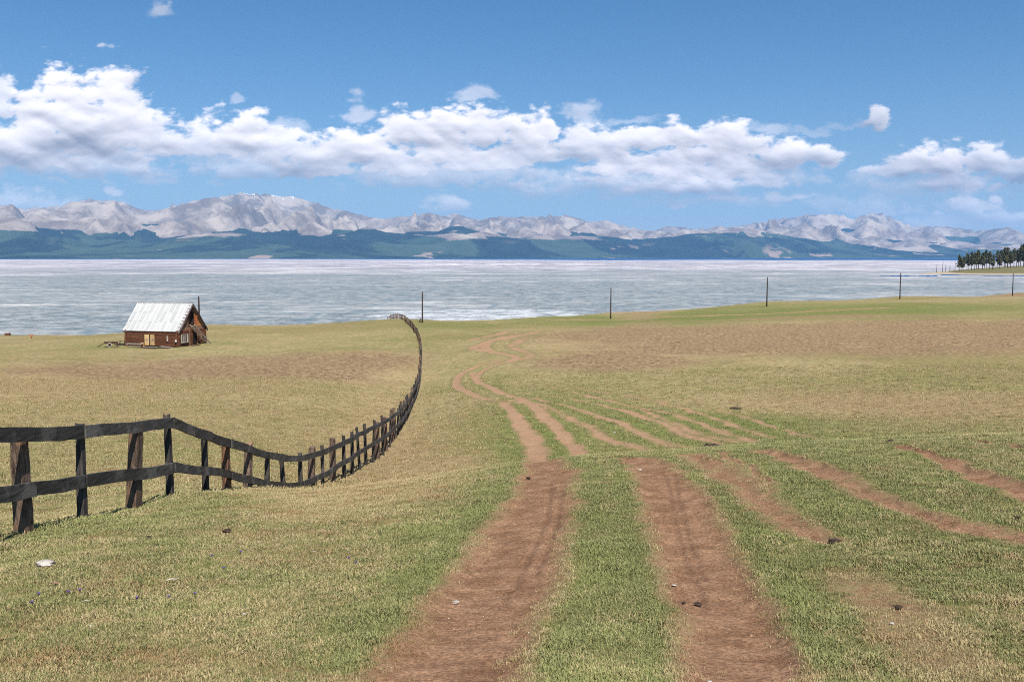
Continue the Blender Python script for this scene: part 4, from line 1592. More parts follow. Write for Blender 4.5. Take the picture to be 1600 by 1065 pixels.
# gable boards: horizontal planks cut to the roof slope
slope = (RZ - HW) / (W_ / 2)
for sgn in (1, -1):
    nb = 9
    bh = (RZ - HW) / nb
    for k in range(nb):
        z0 = HW + k * bh + 0.01
        z1 = z0 + bh - 0.025
        w0 = (RZ - z0) / slope
        w1 = max((RZ - z1) / slope, 0.02)
        x = sgn * L_ / 2
        # opening of the loft door on the visible gable
        spans = [(-w0, w0, -w1, w1)]
        if sgn == 1 and 1 <= k <= 6:
            spans = [(-w0, -0.72, -w1, -0.72), (0.72, w0, 0.72, w1)]
        for si, (a0, a1, b0, b1) in enumerate(spans):
            if a1 - a0 < 0.15 or b1 - b0 < 0.02:
                continue
            v = [(x - 0.03, a0, z0), (x + 0.03, a0, z0), (x + 0.03, a1, z0), (x - 0.03, a1, z0),
                 (x - 0.03, b0, z1), (x + 0.03, b0, z1), (x + 0.03, b1, z1), (x - 0.03, b1, z1)]
            f = [(0, 3, 2, 1), (4, 5, 6, 7), (0, 1, 5, 4), (1, 2, 6, 5), (2, 3, 7, 6), (3, 0, 4, 7)]
            mt = M_board_orange if (sgn == 1 and si == 1 and k < 6) else (M_board_brown if k < 4 else M_board_dark)
            link('gable_plank', mesh('gable_plank', v, f), mt, cab)
    # dark backing sheet standing in for the unlit loft inside
    x = sgn * (L_ / 2 - 0.35)
    v = [(x, -W_ / 2 + 0.1, HW), (x, W_ / 2 - 0.1, HW), (x, 0, RZ - 0.1), (x - 0.04 * sgn, -W_ / 2 + 0.1, HW), (x - 0.04 * sgn, W_ / 2 - 0.1, HW), (x - 0.04 * sgn, 0, RZ - 0.1)]
    link('loft_dark_backing', mesh('loft_dark_backing', v, [(0, 1, 2), (5, 4, 3), (0, 3, 4, 1), (1, 4, 5, 2), (2, 5, 3, 0)]), M_board_dark, cab)
# loft door leaf, standing open against the orange planks
ld = link('loft_door', mesh('loft_door', *box_vf(-0.03, 0.03, 0, 0.55, 0, 1.5)), wood_mat('red loft door', (0.20, 0.055, 0.022), (0.42, 0.14, 0.06), (10, 10, 2)), cab, (L_ / 2 + 0.10, 0.62, HW + 0.35), (0, 0, math.radians(-12)))
box('loft_door_frame', L_ / 2 - 0.02, L_ / 2 + 0.07, -0.80, -0.70, HW + 0.4, HW + 2.7, M_board_brown, cab)
box('loft_door_frame', L_ / 2 - 0.02, L_ / 2 + 0.07, 0.70, 0.80, HW + 0.4, HW + 2.7, M_board_brown, cab)
box('loft_beam', L_ / 2 + 0.0, L_ / 2 + 0.12, -W_ / 2 - 0.1, W_ / 2 + 0.1, HW - 0.02, HW + 0.12, M_board_brown, cab)

# roof sheets
OH = 0.34          # overhang beyond walls at the gables
OE = 0.35          # at the eaves
nrm_len = math.hypot(W_ / 2, RZ - HW)
uy, uz = (W_ / 2) / nrm_len, (RZ - HW) / nrm_len
slope_len = nrm_len + OE
NC, NRW = 11, 3
cw = (L_ + 2 * OH) / NC
rh = slope_len / NRW


def sheet_mesh(seed):
    rd = random.Random(seed)
    V, Fc = [], []
    nx_ = 17
    for j in range(3):
        for i_ in range(nx_):
            x = -0.02 + (cw + 0.04) * i_ / (nx_ - 1)
            y = (rh + 0.10) * j / 2
            z = 0.016 * math.sin(i_ * math.pi / 2) + (0.055 if i_ in (0,) else 0) + rd.uniform(-0.004, 0.004)
            V.append((x, y, z))
    n0 = len(V)
    V += [(a, b_, c_ - 0.02) for a, b_, c_ in V]
    for j in range(2):
        for i_ in range(nx_ - 1):
            a = j * nx_ + i_
            Fc.append((a, a + 1, a + nx_ + 1, a + nx_))
            Fc.append((a + n0, a + nx_ + n0, a + nx_ + 1 + n0, a + 1 + n0))
    for i_ in range(nx_ - 1):
        Fc.append((i_, i_ + n0, i_ + 1 + n0, i_ + 1))
    return mesh('roof_sheet', V, Fc)


shm = [sheet_mesh(i) for i in range(4)]
ang = math.atan2(uz, uy)
for sd in (-1, 1):
    for c_ in range(NC):
        for r_ in range(NRW):
            dist0 = r_ * rh           # from the eave upward
            yb = (W_ / 2 + OE * uy) - dist0 * uy
            zb_ = HW - OE * uz + dist0 * uz + 0.16 + (0.02 * r_) + random.uniform(-0.008, 0.008)
            if sd == -1:
                loc = (-L_ / 2 - OH + c_ * cw, -yb, zb_)
                rot = (ang, random.uniform(-0.01, 0.01), random.uniform(-0.012, 0.012))
            else:
                loc = (-L_ / 2 - OH + (c_ + 1) * cw, yb, zb_)
                rot = (ang, 0, math.pi + random.uniform(-0.01, 0.01))
            link('roof_sheet', shm[(c_ * 7 + r_) % 4], M_roof, cab, loc, rot)
# roof decking, rafters ends, barge boards
for sd in (-1, 1):
    for sg in (-1, 1):
        x0 = sg * (L_ / 2 + OH)
        segs = 7
        for k in range(segs):
            t0 = k / segs
            t1 = (k + 1) / segs - 0.01
            V = []
            for t in (t0, t1):
                y = (W_ / 2 + OE * uy) * (1 - t)
                z = HW - OE * uz + (slope_len * t) * uz + 0.07
                zz = RZ + 0.07 if False else z
                for (dx, dz) in ((-0.05, 0.10), (0.05, 0.10), (0.05, -0.20), (-0.05, -0.20)):
                    V.append((x0 + dx + 0.008 * (k % 2), sd * y, zz + dz + 0.02 * (k % 2)))
            Fc = [(0, 1, 2, 3), (7, 6, 5, 4)] + [(a, a + 4, (a + 1) % 4 + 4, (a + 1) % 4) for a in range(4)]
            link('barge_board', mesh('barge_board', V, Fc), M_barge if sd == -1 else M_board_dark, cab)
    # board lining under the sheets along the right verge (its stepped ends show)
    if sd == -1:
        for k in range(9):
            t0 = (k + 0.25) / 9
            y = (W_ / 2 + OE * uy) * (1 - t0)
            z = HW - OE * uz + slope_len * t0 * uz + 0.215
            o = link('verge_batten', mesh('verge_batten', *box_vf(-0.30, 0.0, -0.07, 0.07, -0.02, 0.012)), M_barge, cab, (L_ / 2 + OH - 0.02, sd * y, z), (ang, 0, 0))
v, f = tube([(-L_ / 2 - OH, 0, RZ + 0.18), (0, 0, RZ + 0.17), (L_ / 2 + OH - 0.5, 0, RZ + 0.18)], [0.09, 0.09, 0.09], 8)
link('ridge_cap', mesh('ridge_cap', v, f), M_roof, cab)
# front doors: two pine leaves, proud of the logs
yf = -W_ / 2 - lh * 0.56
fx0 = -L_ / 2 + (228 - 198) / 80 * L_
for k, (xa, xb) in enumerate(((fx0, fx0 + 0.68), (fx0 + 0.86, fx0 + 1.50))):
    d_ = box('door_leaf', xa, xb, yf - 0.07, yf - 0.02, 0.08, 1.50, M_door, cab)
    box('batten', xa + 0.05, xb - 0.05, yf - 0.10, yf - 0.072, 0.72, 0.80, M_pale, d_)
    box('latch', xa + 0.28, xa + 0.45, yf - 0.12, yf - 0.072, 0.83, 0.90, M_dark, d_)
box('door_post', fx0 + 0.70, fx0 + 0.84, yf - 0.08, yf - 0.01, 0.0, 1.55, M_board_dark, cab)
box('door_post', fx0 - 0.12, fx0 - 0.02, yf - 0.08, yf - 0.01, 0.0, 1.55, M_log, cab)
box('lintel', fx0 - 0.15, fx0 + 1.62, yf - 0.09, yf - 0.01, 1.56, 1.66, M_log, cab)
box('shutter_board', L_ / 2 - 1.55, L_ / 2 - 1.35, yf - 0.06, yf - 0.01, 0.65, 1.35, M_pale, cab)
box('white_block', L_ / 2 - 0.16, L_ / 2 + 0.04, yf - 0.25, yf - 0.06, 0.62, 0.88, M_white, cab)
# gable window with white frame and bars
xg = L_ / 2 + lh * 0.56
wf = box('window', xg + 0.0, xg + 0.03, -2.45, -1.25, 0.45, 1.45, M_glass, cab)
for (a, b_, c_, d_) in ((-2.62, -2.42, 0.38, 1.52), (-1.28, -1.05, 0.38, 1.52), (-2.42, -1.28, 1.45, 1.53), (-2.42, -1.28, 0.38, 0.46)):
    box('frame', xg + 0.02, xg + 0.09, a, b_, c_, d_, M_pale, wf)
for yb in (-2.10, -1.85, -1.60):
    box('bar', xg + 0.035, xg + 0.06, yb - 0.03, yb + 0.03, 0.46, 1.45, M_pale, wf)
box('prop_post', xg + 0.02, xg + 0.14, -0.78, -0.66, -0.25, HW, M_board_brown, cab)
dg = box('side_door', xg + 0.0, xg + 0.04, 0.15, 1.05, 0.05, 1.65, M_dark, cab)
box('frame', xg + 0.02, xg + 0.08, 1.05, 1.15, 0.0, 1.70, M_board_orange, dg)
box('side_board', xg + 0.02, xg + 0.08, 1.9, 2.12, 0.55, 1.5, M_board_orange, cab)
# steep open stairs up to the loft door
stairs = empty('stairs', (0, 0, 0))
stairs.parent = cab
topP = Vector((L_ / 2 + 0.55, -0.55, HW + 0.65))
botP = Vector((L_ / 2 + 1.1, 2.65, -0.25))
side = Vector((1, 0, 0)) * 0.34
for sgn in (-1, 1):
    v, f = tube([tuple(topP + side * sgn), tuple((topP + botP) / 2 + side * sgn + Vector((0, 0, -.03))), tuple(botP + side * sgn)], [0.09, 0.09, 0.09], 4)
    link('stringer', mesh('stringer', v, f), M_pale, stairs)
for k in range(10):
    t = (k + 0.7) / 10.5
    p = topP + (botP - topP) * t
    link('step', mesh('step', *box_vf(-0.33, 0.33, -0.10, 0.10, -0.02, 0.02)), M_pale, stairs, tuple(p))

# things lying about the cabin
def gpos(x, y):
    return float(full_height(np.array([float(x)]), np.array([float(y)]))[0])


def local(lx, ly):
    p = cen + ax_ * lx + ay_ * ly
    return p[0], p[1], gpos(p[0], p[1])


def plank_pile(lx, ly, n, ln, name, label, cat, rz=0.0, cols=(M_pale, M_board_brown, M_board_dark), spread=0.5):
    x, y, z = local(lx, ly)
    root = empty(name, (x, y, z), -TH + rz)
    tag(root, label, cat)
    for k in range(n):
        lay = k // 4
        a = random.uniform(-0.12, 0.12)
        l = ln * random.uniform(0.7, 1.05)
        o = link('plank', mesh('plank', *box_vf(-l / 2, l / 2, -0.10, 0.10, 0.0, 0.055)), random.choice(cols), root,
                 (random.uniform(-.2, .2), random.uniform(-spread, spread), 0.02 + lay * 0.085 + 0.03 * (k % 2)), (random.uniform(-0.03, 0.03), random.uniform(-0.05, 0.05), a))
    return root


x, y, z = local(-L_ / 2 + 2.1, -W_ / 2 - 1.2)
bench = empty('wooden_bench', (x, y, z), -TH)
tag(bench, 'low pale plank bench against the long wall left of the pine doors', 'bench')
box('seat', -1.2, 1.2, -0.22, 0.22, 0.42, 0.50, M_pale, bench)
box('lower_shelf', -1.1, 1.1, -0.2, 0.2, 0.14, 0.20, M_pale, bench)
for sx_ in (-1, 1):
    for sy_ in (-1, 1):
        box('leg', sx_ * 1.02 - .06, sx_ * 1.02 + .06, sy_ * .16 - .04, sy_ * .16 + .04, -0.15, 0.419, M_board_brown, bench)
x, y, z = local(-L_ / 2 + 3.0, -W_ / 2 - 0.75)
stp = empty('chopping_stump', (x, y, z))
tag(stp, 'brown chopping stump between the bench and the pine doors', 'stump')
v, f = tube([(0, 0, -0.1), (0, 0, 0.3), (0, 0, 0.62)], [0.30, 0.26, 0.25], 10, jit=0.08)
link('block', mesh('block', v, f), M_board_orange, stp)
v, f = tube([(0, 0, 0.622), (0, 0, 0.64)], [0.22, 0.21], 10)
link('sawn_face', mesh('sawn_face', v, f), M_pale, stp)
plank_pile(1.0, -W_ / 2 - 1.5, 11, 2.7, 'plank_pile', 'grey plank pile on the grass right below the pine doors', 'pile', 0.12)
plank_pile(3.1, -W_ / 2 - 1.3, 8, 2.0, 'plank_pile', 'dark scrap wood heap by the long wall near the cabin corner', 'pile', -0.2, (M_board_dark, M_board_brown, M_pale))
plank_pile(L_ / 2 + 1.5, -W_ / 2 + 1.5, 5, 1.6, 'plank_pile', 'small heap of boards under the gable window of the cabin', 'pile', 1.35, (M_board_dark, M_board_brown))
plank_pile(-L_ / 2 - 1.8, -W_ / 2 + 1.0, 7, 1.6, 'log_heap', 'dark heap of rough logs between cart and cabin', 'pile', 0.3, (M_board_dark, M_stake), 0.7)

# old hand cart with a pale wheel, left of the cabin
cx, cy_ = (lambda d: (d[0] / d[1] * 131.5, 131.5))(ray(172, 539))
cart = empty('hand_cart', (cx, cy_, gpos(cx, cy_)), 0.15)
tag(cart, 'small old cart with one pale round wheel standing left of the cabin', 'cart')
box('bed', -0.75, 1.2, -0.35, 0.4, 0.50, 0.62, M_board_brown, cart)
box('side_board', -0.7, 1.1, -0.40, -0.352, 0.62, 0.80, M_board_dark, cart)
wh = empty('wheel', (0.05, -0.47, 0.36))
wh.parent = cart


def ring_mesh(name, R, r, n=20, m_=6):
    V, Fc = [], []
    for i in range(n):
        a = 2 * math.pi * i / n
        for j in range(m_):
            b_ = 2 * math.pi * j / m_
            rr_ = R + r * math.cos(b_)
            V.append((rr_ * math.cos(a), r * math.sin(b_), rr_ * math.sin(a)))
    for i in range(n):
        for j in range(m_):
            Fc.append((i * m_ + j, ((i + 1) % n) * m_ + j, ((i + 1) % n) * m_ + (j + 1) % m_, i * m_ + (j + 1) % m_))
    return mesh(name, V, Fc, True)


link('rim', ring_mesh('rim', 0.25, 0.055), M_pale, wh)
v, f = tube([(0, -0.05, 0), (0, 0.05, 0)], [0.16, 0.16], 12)
link('hub', mesh('hub', v, f), M_tyre, wh)
v, f = tube([(-0.75, 0, 0.55), (-1.25, 0, 0.3), (-1.6, 0, 0.05)], [0.06, 0.05, 0.05], 6)
link('drawbar', mesh('drawbar', v, f), M_board_dark, cart)
box('strut', 0.95, 1.05, -0.3, -0.2, -0.05, 0.499, M_board_dark, cart)
for (uu_, vv_, hh_, lab_, nm_) in ((49, 529, 7, 'short red brown post with a board standing on the far left meadow', 'marker_post'), (12, 524, 5, 'small reddish crate on the lake bank at the left edge', 'crate')):
    p_ = ground_at(uu_, vv_)
    r_o = empty(nm_, (p_[0], p_[1], gpos(p_[0], p_[1])))
    if nm_ == 'marker_post':
        box('post', -0.09, 0.09, -0.09, 0.09, -0.2, hh_ * p_[1] / F, M_board_orange, r_o)
        box('board', -0.42, 0.42, -0.14, -0.095, hh_ * p_[1] / F - 0.32, hh_ * p_[1] / F - 0.02, M_board_orange, r_o)
        tag(r_o, lab_, 'post')
    else:
        box('side', -0.6, 0.6, -0.35, 0.35, -0.1, 0.55, M_log, r_o)
        box('lid', -0.65, 0.65, -0.4, 0.4, 0.552, 0.63, M_pale, r_o)
        tag(r_o, lab_, 'crate')
# low rail fence scrap between cart and cabin
x0_, y0_ = (lambda d: (d[0] / d[1] * 133, 133.0))(ray(178, 538))
lf = empty('low_rail', (x0_ + 0.3, y0_ + 0.5, gpos(x0_, y0_)), -0.05)
tag(lf, 'low broken pole rail on short stakes beside the left cabin wall', 'rail')
for k, xx in enumerate((0.3, 1.0, 1.7, 2.4)):
    v, f = tube([(xx, 0, -0.15), (xx + random.uniform(-.1, .1), 0, 0.65 + 0.15 * (k % 2))], [0.05, 0.04], 6)
    link('stake', mesh('stake', v, f), M_stake, lf)
v, f = tube([(0.1, 0, 0.70), (1.3, 0, 0.74), (2.8, 0, 0.66)], [0.045, 0.04, 0.04], 6)
link('cross_pole', mesh('cross_pole', v, f), M_pole, lf)

# ------------------------------------------------------------------ stones, dung, chips, flowers
def blob_mesh(name, seed, rx, ry, rz_, rough=0.25):
    rd = random.Random(seed)
    V, Fc = [], []
    nu, nv = 10, 6
    for j in range(1, nv):
        th = math.pi * j / nv
        for i in range(nu):
            ph = 2 * math.pi * i / nu
            k = 1 + rd.uniform(-rough, rough)
            V.append((rx * k * math.sin(th) * math.cos(ph), ry * k * math.sin(th) * math.sin(ph), rz_ * k * math.cos(th)))
    t = len(V)
    V += [(0, 0, rz_), (0, 0, -rz_)]
    for j in range(nv - 2):
        for i in range(nu):
            Fc.append((j * nu + i, (j + 1) * nu + i, (j + 1) * nu + (i + 1) % nu, j * nu + (i + 1) % nu))
    for i in range(nu):
        Fc.append((t, i, (i + 1) % nu))
        Fc.append((t + 1, (nv - 2) * nu + (i + 1) % nu, (nv - 2) * nu + i))
    return mesh(name, V, Fc)


def on_ground(u, v):
    p = ground_at(u, v)
    z = gpos(p[0], p[1])
    return p[0], p[1], z


STUFF = [
    # kind, u, v, width px, label
    ('stone', 71, 887, 30, 'flat whitish stone in the grass at the far left'),
    ('stone', 712, 936, 12, 'small pale stone lying in the left wheel rut'),
    ('stone', 1000, 730, 6, 'white pebble at the top of the right wheel rut'),
    ('stone', 1053, 911, 7, 'tiny white stone in the middle of the right wheel rut'),
    ('stone', 1109, 1057, 9, 'white stone on the right rut at the bottom edge'),
    ('stone', 1393, 979, 8, 'pale stone on the dry bare patch at the lower right'),
    ('stone', 960, 676, 5, 'tiny white stone on the grass between the old tracks'),
    ('stone', 142, 980, 8, 'small white pebble in the grass near the lower left'),
    ('stone', 382, 961, 7, 'pale pebble in the lawn, left of centre at the bottom'),
    ('dung', 232, 842, 9, 'dark clod of dung to the right of the second fence post'),
    ('dung', 245, 853, 7, 'smaller dark dung clod just below another one by the fence'),
    ('dung', 355, 832, 16, 'flattened dark dung with pale edge in the left grass'),
    ('dung', 826, 744, 7, 'dark clod on the left rut where it crests'),
    ('dung', 1091, 935, 11, 'dark chip lying across the right wheel rut'),
    ('dung', 1068, 934, 7, 'dark clod with a pale side on the right wheel rut'),
    ('turf_clod', 1113, 697, 34, 'dark torn turf clod on the crest above the old tracks'),
    ('turf_clod', 1306, 842, 20, 'dark broken turf lump at the end of the short bare rut'),
    ('turf_clod', 1403, 952, 14, 'dark lump in the grass above the bare patch, lower right'),
    ('turf_clod', 1150, 640, 18, 'dark low lump on the open field behind the old tracks'),
    ('turf_clod', 1392, 690, 14, 'dark lump where the right bare rut begins'),
    ('turf_clod', 1590, 812, 12, 'dark lump beside the lower bare rut at the right edge'),
    ('wood_chip', 86, 916, 22, 'brown strip of bark in the grass below the flat stone'),
    ('wood_chip', 134, 943, 13, 'pale wood chip in the grass near the lower left'),
    ('wood_chip', 270, 912, 20, 'crooked pale twig piece in the middle of the left grass'),
    ('wood_chip', 223, 986, 11, 'dark curled chip near the bottom of the left grass'),
    ('wood_chip', 240, 864, 16, 'grey bark strip right of the fence, among dung'),
]
for kseed, (kind, u, v, wpx, label) in enumerate(STUFF):
    x, y, z = on_ground(u, v)
    w_ = wpx * y / F
    if kind == 'stone':
        me = blob_mesh('stone', kseed, w_ * .5, w_ * .4, w_ * .2)
        mt = M_stone
        zz = z + w_ * 0.12
        cat = 'stone'
    elif kind == 'turf_clod':
        me = blob_mesh('turf_clod', kseed, w_ * .5, w_ * .5, min(w_ * .14, 0.06), 0.45)
        mt = M_dung
        zz = z + 0.01
        cat = 'clod'
    elif kind == 'dung':
        me = blob_mesh('dung', kseed, w_ * .5, w_ * .45, w_ * .28, 0.35)
        mt = M_dung
        zz = z + w_ * 0.15
        cat = 'dung'
    else:
        a = random.uniform(-.1, .1)
        vv, ff_ = tube([(-w_ * .5, 0, 0), (-w_ * .1, w_ * .06, w_ * .07), (w_ * .25, -w_ * .04, w_ * .05), (w_ * .5, 0, w_ * .08)], [w_ * .05, w_ * .10, w_ * .09, w_ * .04], 6, squash=0.35)
        me = mesh('wood_chip', vv, ff_)
        mt = M_pale if 'pale' in label else M_board_brown
        if 'dark' in label:
            mt = M_board_dark
        zz = z + 0.02
        cat = 'wood chip'
    o = link(kind, me, mt, None, (x, y, zz + 0.01), (0, 0, random.uniform(-.3, .3)))
    tag(o, label, cat)

FLW = [(50, 945), (61, 933), (107, 930), (125, 927), (264, 935), (305, 930), (350, 889), (376, 866), (331, 873), (545, 875), (556, 882), (214, 938)]
for i, (u, v) in enumerate(FLW):
    x, y, z = on_ground(u, v)
    root = empty('crocus_flower', (x, y, z), random.uniform(0, 6))
    root.scale = (0.62, 0.62, 0.62)
    tag(root, 'tiny violet flower in the short grass left of the track', 'flower', 'violet flowers in the grass')
    V, Fc = [], []
    for k in range(6):
        a = k * math.pi / 3
        c_, s_ = math.cos(a), math.sin(a)
        b_ = len(V)
        V += [(0.002 * c_, 0.002 * s_, 0.03), (0.016 * c_ - 0.008 * s_, 0.016 * s_ + 0.008 * c_, 0.045), (0.022 * c_, 0.022 * s_, 0.055), (0.016 * c_ + 0.008 * s_, 0.016 * s_ - 0.008 * c_, 0.045)]
        Fc.append((b_, b_ + 1, b_ + 2, b_ + 3))
    tag(link('petals', mesh('petals', V, Fc), M_petal, root), kind='stuff')
    vv, ff_ = tube([(0, 0, -0.01), (0, 0, 0.032)], [0.003, 0.003], 5)
    link('stem', mesh('stem', vv, ff_), M_needle, root)

# ------------------------------------------------------------------ grass
def blade_tuft(seed, nb, hmin, hmax, spread, wdt):
    rd = random.Random(seed)
    V, Fc, tint, tt = [], [], [], []
    for k in range(nb):
        a = rd.uniform(0, 2 * math.pi)
        r = spread * math.sqrt(rd.random())
        bx, by = r * math.cos(a), r * math.sin(a)
        h = rd.uniform(hmin, hmax)
        la = rd.uniform(0, 2 * math.pi)
        le = h * rd.uniform(0.2, 1.1)
        dx, dy = math.cos(la), math.sin(la)
        px_, py_ = -dy * wdt, dx * wdt
        b_ = len(V)
        V += [(bx - px_, by - py_, -0.005), (bx + px_, by + py_, -0.005),
              (bx + dx * le * 0.35 - px_ * .8, by + dy * le * 0.35 - py_ * .8, h * 0.62), (bx + dx * le * 0.35 + px_ * .8, by + dy * le * 0.35 + py_ * .8, h * 0.62),
              (bx + dx * le, by + dy * le, h * 0.95)]
        Fc += [(b_, b_ + 1, b_ + 3, b_ + 2), (b_ + 2, b_ + 3, b_ + 4)]
        c_ = rd.random()
        tint += [c_] * 5
    me = mesh('grass_tuft', V, Fc)
    fattr(me, 'blade', np.array(tint))
    return me


m, q, b = mat_new('grass blades')
gt = q.attr('tint', 'INSTANCER')
bl = q.attr('blade')
straw = q.mix(bl, (0.27, 0.205, 0.10), (0.47, 0.37, 0.20))
green = q.mix(bl, (0.120, 0.130, 0.046), (0.275, 0.268, 0.108))
tn = q.attr('tone', 'INSTANCER')
straw = q.mix(q.smooth(tn, 0.55, 1.0, 0, 0.7), straw, (0.27, 0.155, 0.075))
green = q.mix(q.smooth(tn, 0.0, 0.45, 0.6, 0), green, (0.225, 0.245, 0.080))
f_ = q.smooth(q.add(gt, q.mul(q.sub(bl, 0.5), -0.55)), 0.10, 0.62)
sel = q.mix(f_, straw, green)
q.put(b.inputs['Base Color'], sel)
b.inputs['Roughness'].default_value = 0.75
M_grass = m

tcol = bpy.data.collections.new('grass_tufts')
tufts = []
for i in range(6):
    me = blade_tuft(200 + i, 15, 0.006, 0.021, 0.042, 0.0018)
    me.materials.append(M_grass)
    o = bpy.data.objects.new('tuft_source', me)
    tcol.objects.link(o)


def scatter(n_try, d0, d1, dens_pow, half=0.545):
    u1 = rng.random(n_try)
    e = 2 - dens_pow          # density ~ d^-dens_pow over an area element d dd
    D = (d0 ** e + (d1 ** e - d0 ** e) * u1) ** (1 / e) if abs(e) > 1e-6 else d0 * (d1 / d0) ** u1
    a = (rng.random(n_try) * 2 - 1) * half
    x = D * np.tan(a)
    return x, D


xs_, ys_ = scatter(320000, 4.3, 21.0, 1.15)
xs2, ys2 = scatter(90000, 21, 80.0, 1.9)
xs3, ys3 = scatter(120000, 3.0, 26.0, 1.3, 0.86)
k3 = (np.abs(np.arctan2(xs3, ys3)) > 0.545) | (ys3 < 4.3)
xs3, ys3 = xs3[k3], ys3[k3]
gx = np.concatenate([xs_, xs2, xs3])
gy = np.concatenate([ys_, ys2, ys3])
rfv = rut_field(gx, gy)
n1_ = fbm(gx * 1.3, gy * 1.3, 3, 61)
n2_ = fbm(gx * 7, gy * 7, 2, 62)
keep = (rfv + n1_ * 0.45 + n2_ * 0.35) < rng.normal(-0.06, 0.20, gx.shape)
keep &= (rng.random(gx.shape) < 0.85 + 0.6 * n1_ + 0.7 * fbm(gx * 2.3, gy * 2.3, 3, 67))
gx, gy, rfv, n1_, n2_ = gx[keep], gy[keep], rfv[keep], n1_[keep], n2_[keep]
gz_ = full_height(gx, gy, rfv)
gg = np.clip(0.50 - 0.20 * sstep(np.hypot(gx, gy), 25, 60) + blobs(gx, gy, blob_g) + 0.38 * np.exp(-((rfv + 0.45) / 0.35) ** 2) * (rfv > -0.99), -0.6, 1.3)
tint = gg - 0.16 + n1_ * 0.55 + n2_ * 0.45 + rng.normal(0, 0.24, gx.shape)
tint -= 0.55 * sstep(rfv, -0.45, 0.0)
dd = np.hypot(gx, gy)
scl = rng.uniform(0.6, 1.3, gx.shape) * (1 + 0.6 * np.clip(fbm(gx * 1.7, gy * 1.7, 3, 68), -0.5, 0.8)) * (1 + 0.25 * np.clip(gg, 0, 1)) * np.where(dd > 21, 1.6, 1.0) * (0.85 + 0.02 * dd)
scl *= 1 - 0.45 * sstep(rfv, -0.5, 0.1)
# longer grass at the foot of the fence
fd = np.full(gx.shape, 99.0)
for i in range(0, 14):
    fd = np.minimum(fd, np.hypot(gx - PX[i] + 0.12, (gy - PY[i]) * 0.6))
scl *= 1 + 1.0 * np.exp(-(fd / 0.45) ** 2)
me = bpy.data.meshes.new('grass_points')
me.vertices.add(len(gx))
me.vertices.foreach_set('co', np.stack([gx, gy, gz_], -1).astype(np.float32).ravel())
fattr(me, 'tint', tint)
fattr(me, 'size', scl)
fattr(me, 'tone', np.clip(0.5 + fbm(gx * 0.8, gy * 0.8, 4, 65) * 0.9 + rng.normal(0, 0.15, gx.shape), 0, 1))
fattr(me, 'turn', rng.random(len(gx)) * 6.283)
grass = bpy.data.objects.new('grass', me)
COL.objects.link(grass)
tag(grass, 'short mixed green and straw coloured grass covering the foreground', 'grass', kind='stuff')
ng = bpy.data.node_groups.new('grass_scatter', 'GeometryNodeTree')
ng.interface.new_socket('Geometry', in_out='INPUT', socket_type='NodeSocketGeometry')
ng.interface.new_socket('Geometry', in_out='OUTPUT', socket_type='NodeSocketGeometry')
gi = ng.nodes.new('NodeGroupInput')
go = ng.nodes.new('NodeGroupOutput')
ci = ng.nodes.new('GeometryNodeCollectionInfo')
ci.inputs['Collection'].default_value = tcol
ci.inputs['Separate Children'].default_value = True
ci.inputs['Reset Children'].default_value = True
mp = ng.nodes.new('GeometryNodeMeshToPoints')
iop = ng.nodes.new('GeometryNodeInstanceOnPoints')
iop.inputs['Pick Instance'].default_value = True
na1 = ng.nodes.new('GeometryNodeInputNamedAttribute')
na1.data_type = 'FLOAT'
na1.inputs['Name'].default_value = 'size'
na2 = ng.nodes.new('GeometryNodeInputNamedAttribute')
na2.data_type = 'FLOAT'
na2.inputs['Name'].default_value = 'turn'
cx3 = ng.nodes.new('ShaderNodeCombineXYZ')
ng.links.new(gi.outputs[0], mp.inputs['Mesh'])
ng.links.new(mp.outputs[0], iop.inputs['Points'])
ng.links.new(ci.outputs[0], iop.inputs['Instance'])
ng.links.new(na1.outputs['Attribute'], iop.inputs['Scale'])
ng.links.new(na2.outputs['Attribute'], cx3.inputs[2])
ng.links.new(cx3.outputs[0], iop.inputs['Rotation'])
ng.links.new(iop.outputs[0], go.inputs[0])
md = grass.modifiers.new('scatter', 'NODES')
md.node_group = ng

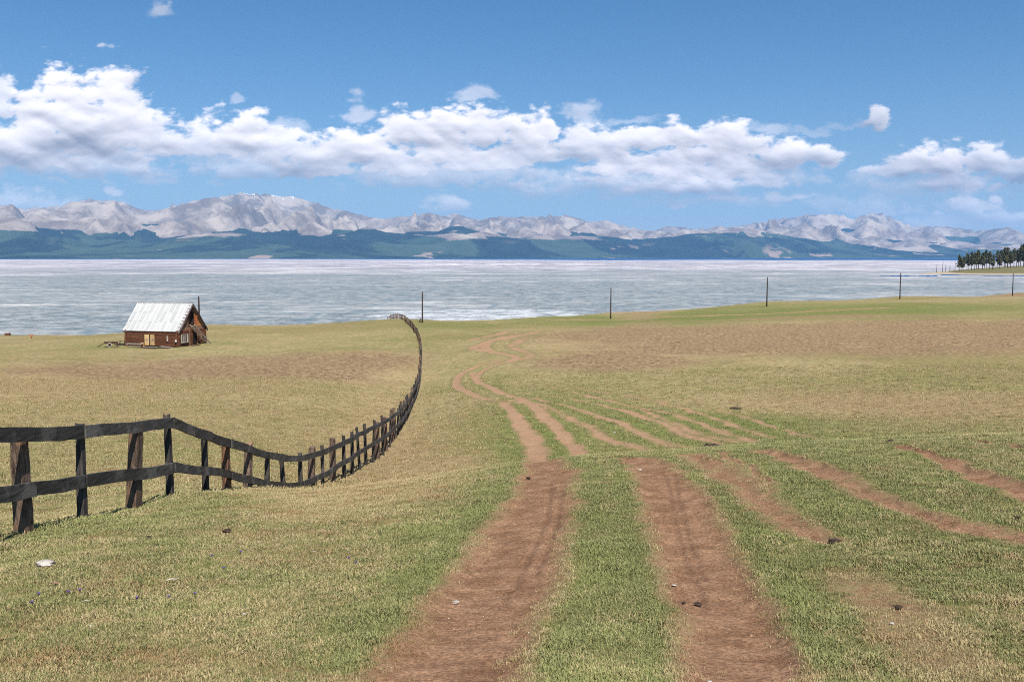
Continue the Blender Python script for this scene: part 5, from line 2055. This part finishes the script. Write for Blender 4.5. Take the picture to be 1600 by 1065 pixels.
# clods of earth along the rut edges: too many to count
CL = []
nC = 20000
cxs, cys = scatter(110000, 4.4, 22, 1.2)
cr = rut_field(cxs, cys)
sel_ = np.where((cr > -0.25) & (rng.random(cr.shape) < np.where(cr > 0.25, 0.10, 0.5)))[0][:nC]
cz = full_height(cxs[sel_], cys[sel_], cr[sel_])
V, Fc = [], []
for i, j in enumerate(sel_):
    s_ = abs(random.gauss(0.001, 0.0035)) + 0.0025
    if random.random() < 0.012:
        s_ *= 2.4
    x, y, z = cxs[j], cys[j], cz[i]
    b_ = len(V)
    for (a, c_, e) in ((1, 0, 0.2), (-.4, .9, 0.1), (-.5, -.8, 0.15), (0.1, 0.1, 0.9), (0, 0, -0.5)):
        V.append((x + s_ * a * random.uniform(.7, 1.3), y + s_ * c_ * random.uniform(.7, 1.3), z + s_ * e * random.uniform(.6, 1.2)))
    Fc += [(b_, b_ + 1, b_ + 3), (b_ + 1, b_ + 2, b_ + 3), (b_ + 2, b_, b_ + 3), (b_ + 1, b_, b_ + 4), (b_ + 2, b_ + 1, b_ + 4), (b_, b_ + 2, b_ + 4)]
m, q, b = mat_new('loose earth')
geo = q.new('ShaderNodeNewGeometry')
n = q.noise(geo.outputs['Position'], 14, 3, 0.6)
c = q.mix(q.smooth(n, 0.3, 0.7), (0.12, 0.062, 0.036), (0.34, 0.20, 0.12))
c = q.mix(q.smooth(q.noise(geo.outputs['Position'], 31, 1), 0.68, 0.7), c, (0.45, 0.40, 0.34))
q.put(b.inputs['Base Color'], c)
cl = link('earth_clods', mesh('earth_clods', V, Fc), m)
tag(cl, 'loose crumbs of reddish earth scattered along the wheel ruts', 'clods', kind='stuff')

# ------------------------------------------------------------------ haze
top_z = float(MZ.max()) + 40
v, f = box_vf(-45500, 45500, -45500, 45500, float(min(GZ.min(), MZ.min())) - 1.0, top_z)
m = bpy.data.materials.new('haze')
m.use_nodes = True
m.node_tree.nodes.clear()
q = NT(m.node_tree)
out = q.new('ShaderNodeOutputMaterial')
pv = q.new('ShaderNodeVolumePrincipled')
pv.inputs['Color'].default_value = (0.24, 0.56, 1.0, 1)
pv.inputs['Density'].default_value = HAZE_DENSITY
pv.inputs['Anisotropy'].default_value = 0.0
q.l.new(pv.outputs[0], out.inputs['Volume'])
hz = link('haze', mesh('haze', v, f), m)
tag(hz, 'thin blue air between the meadow and the far mountains', 'haze', kind='stuff')
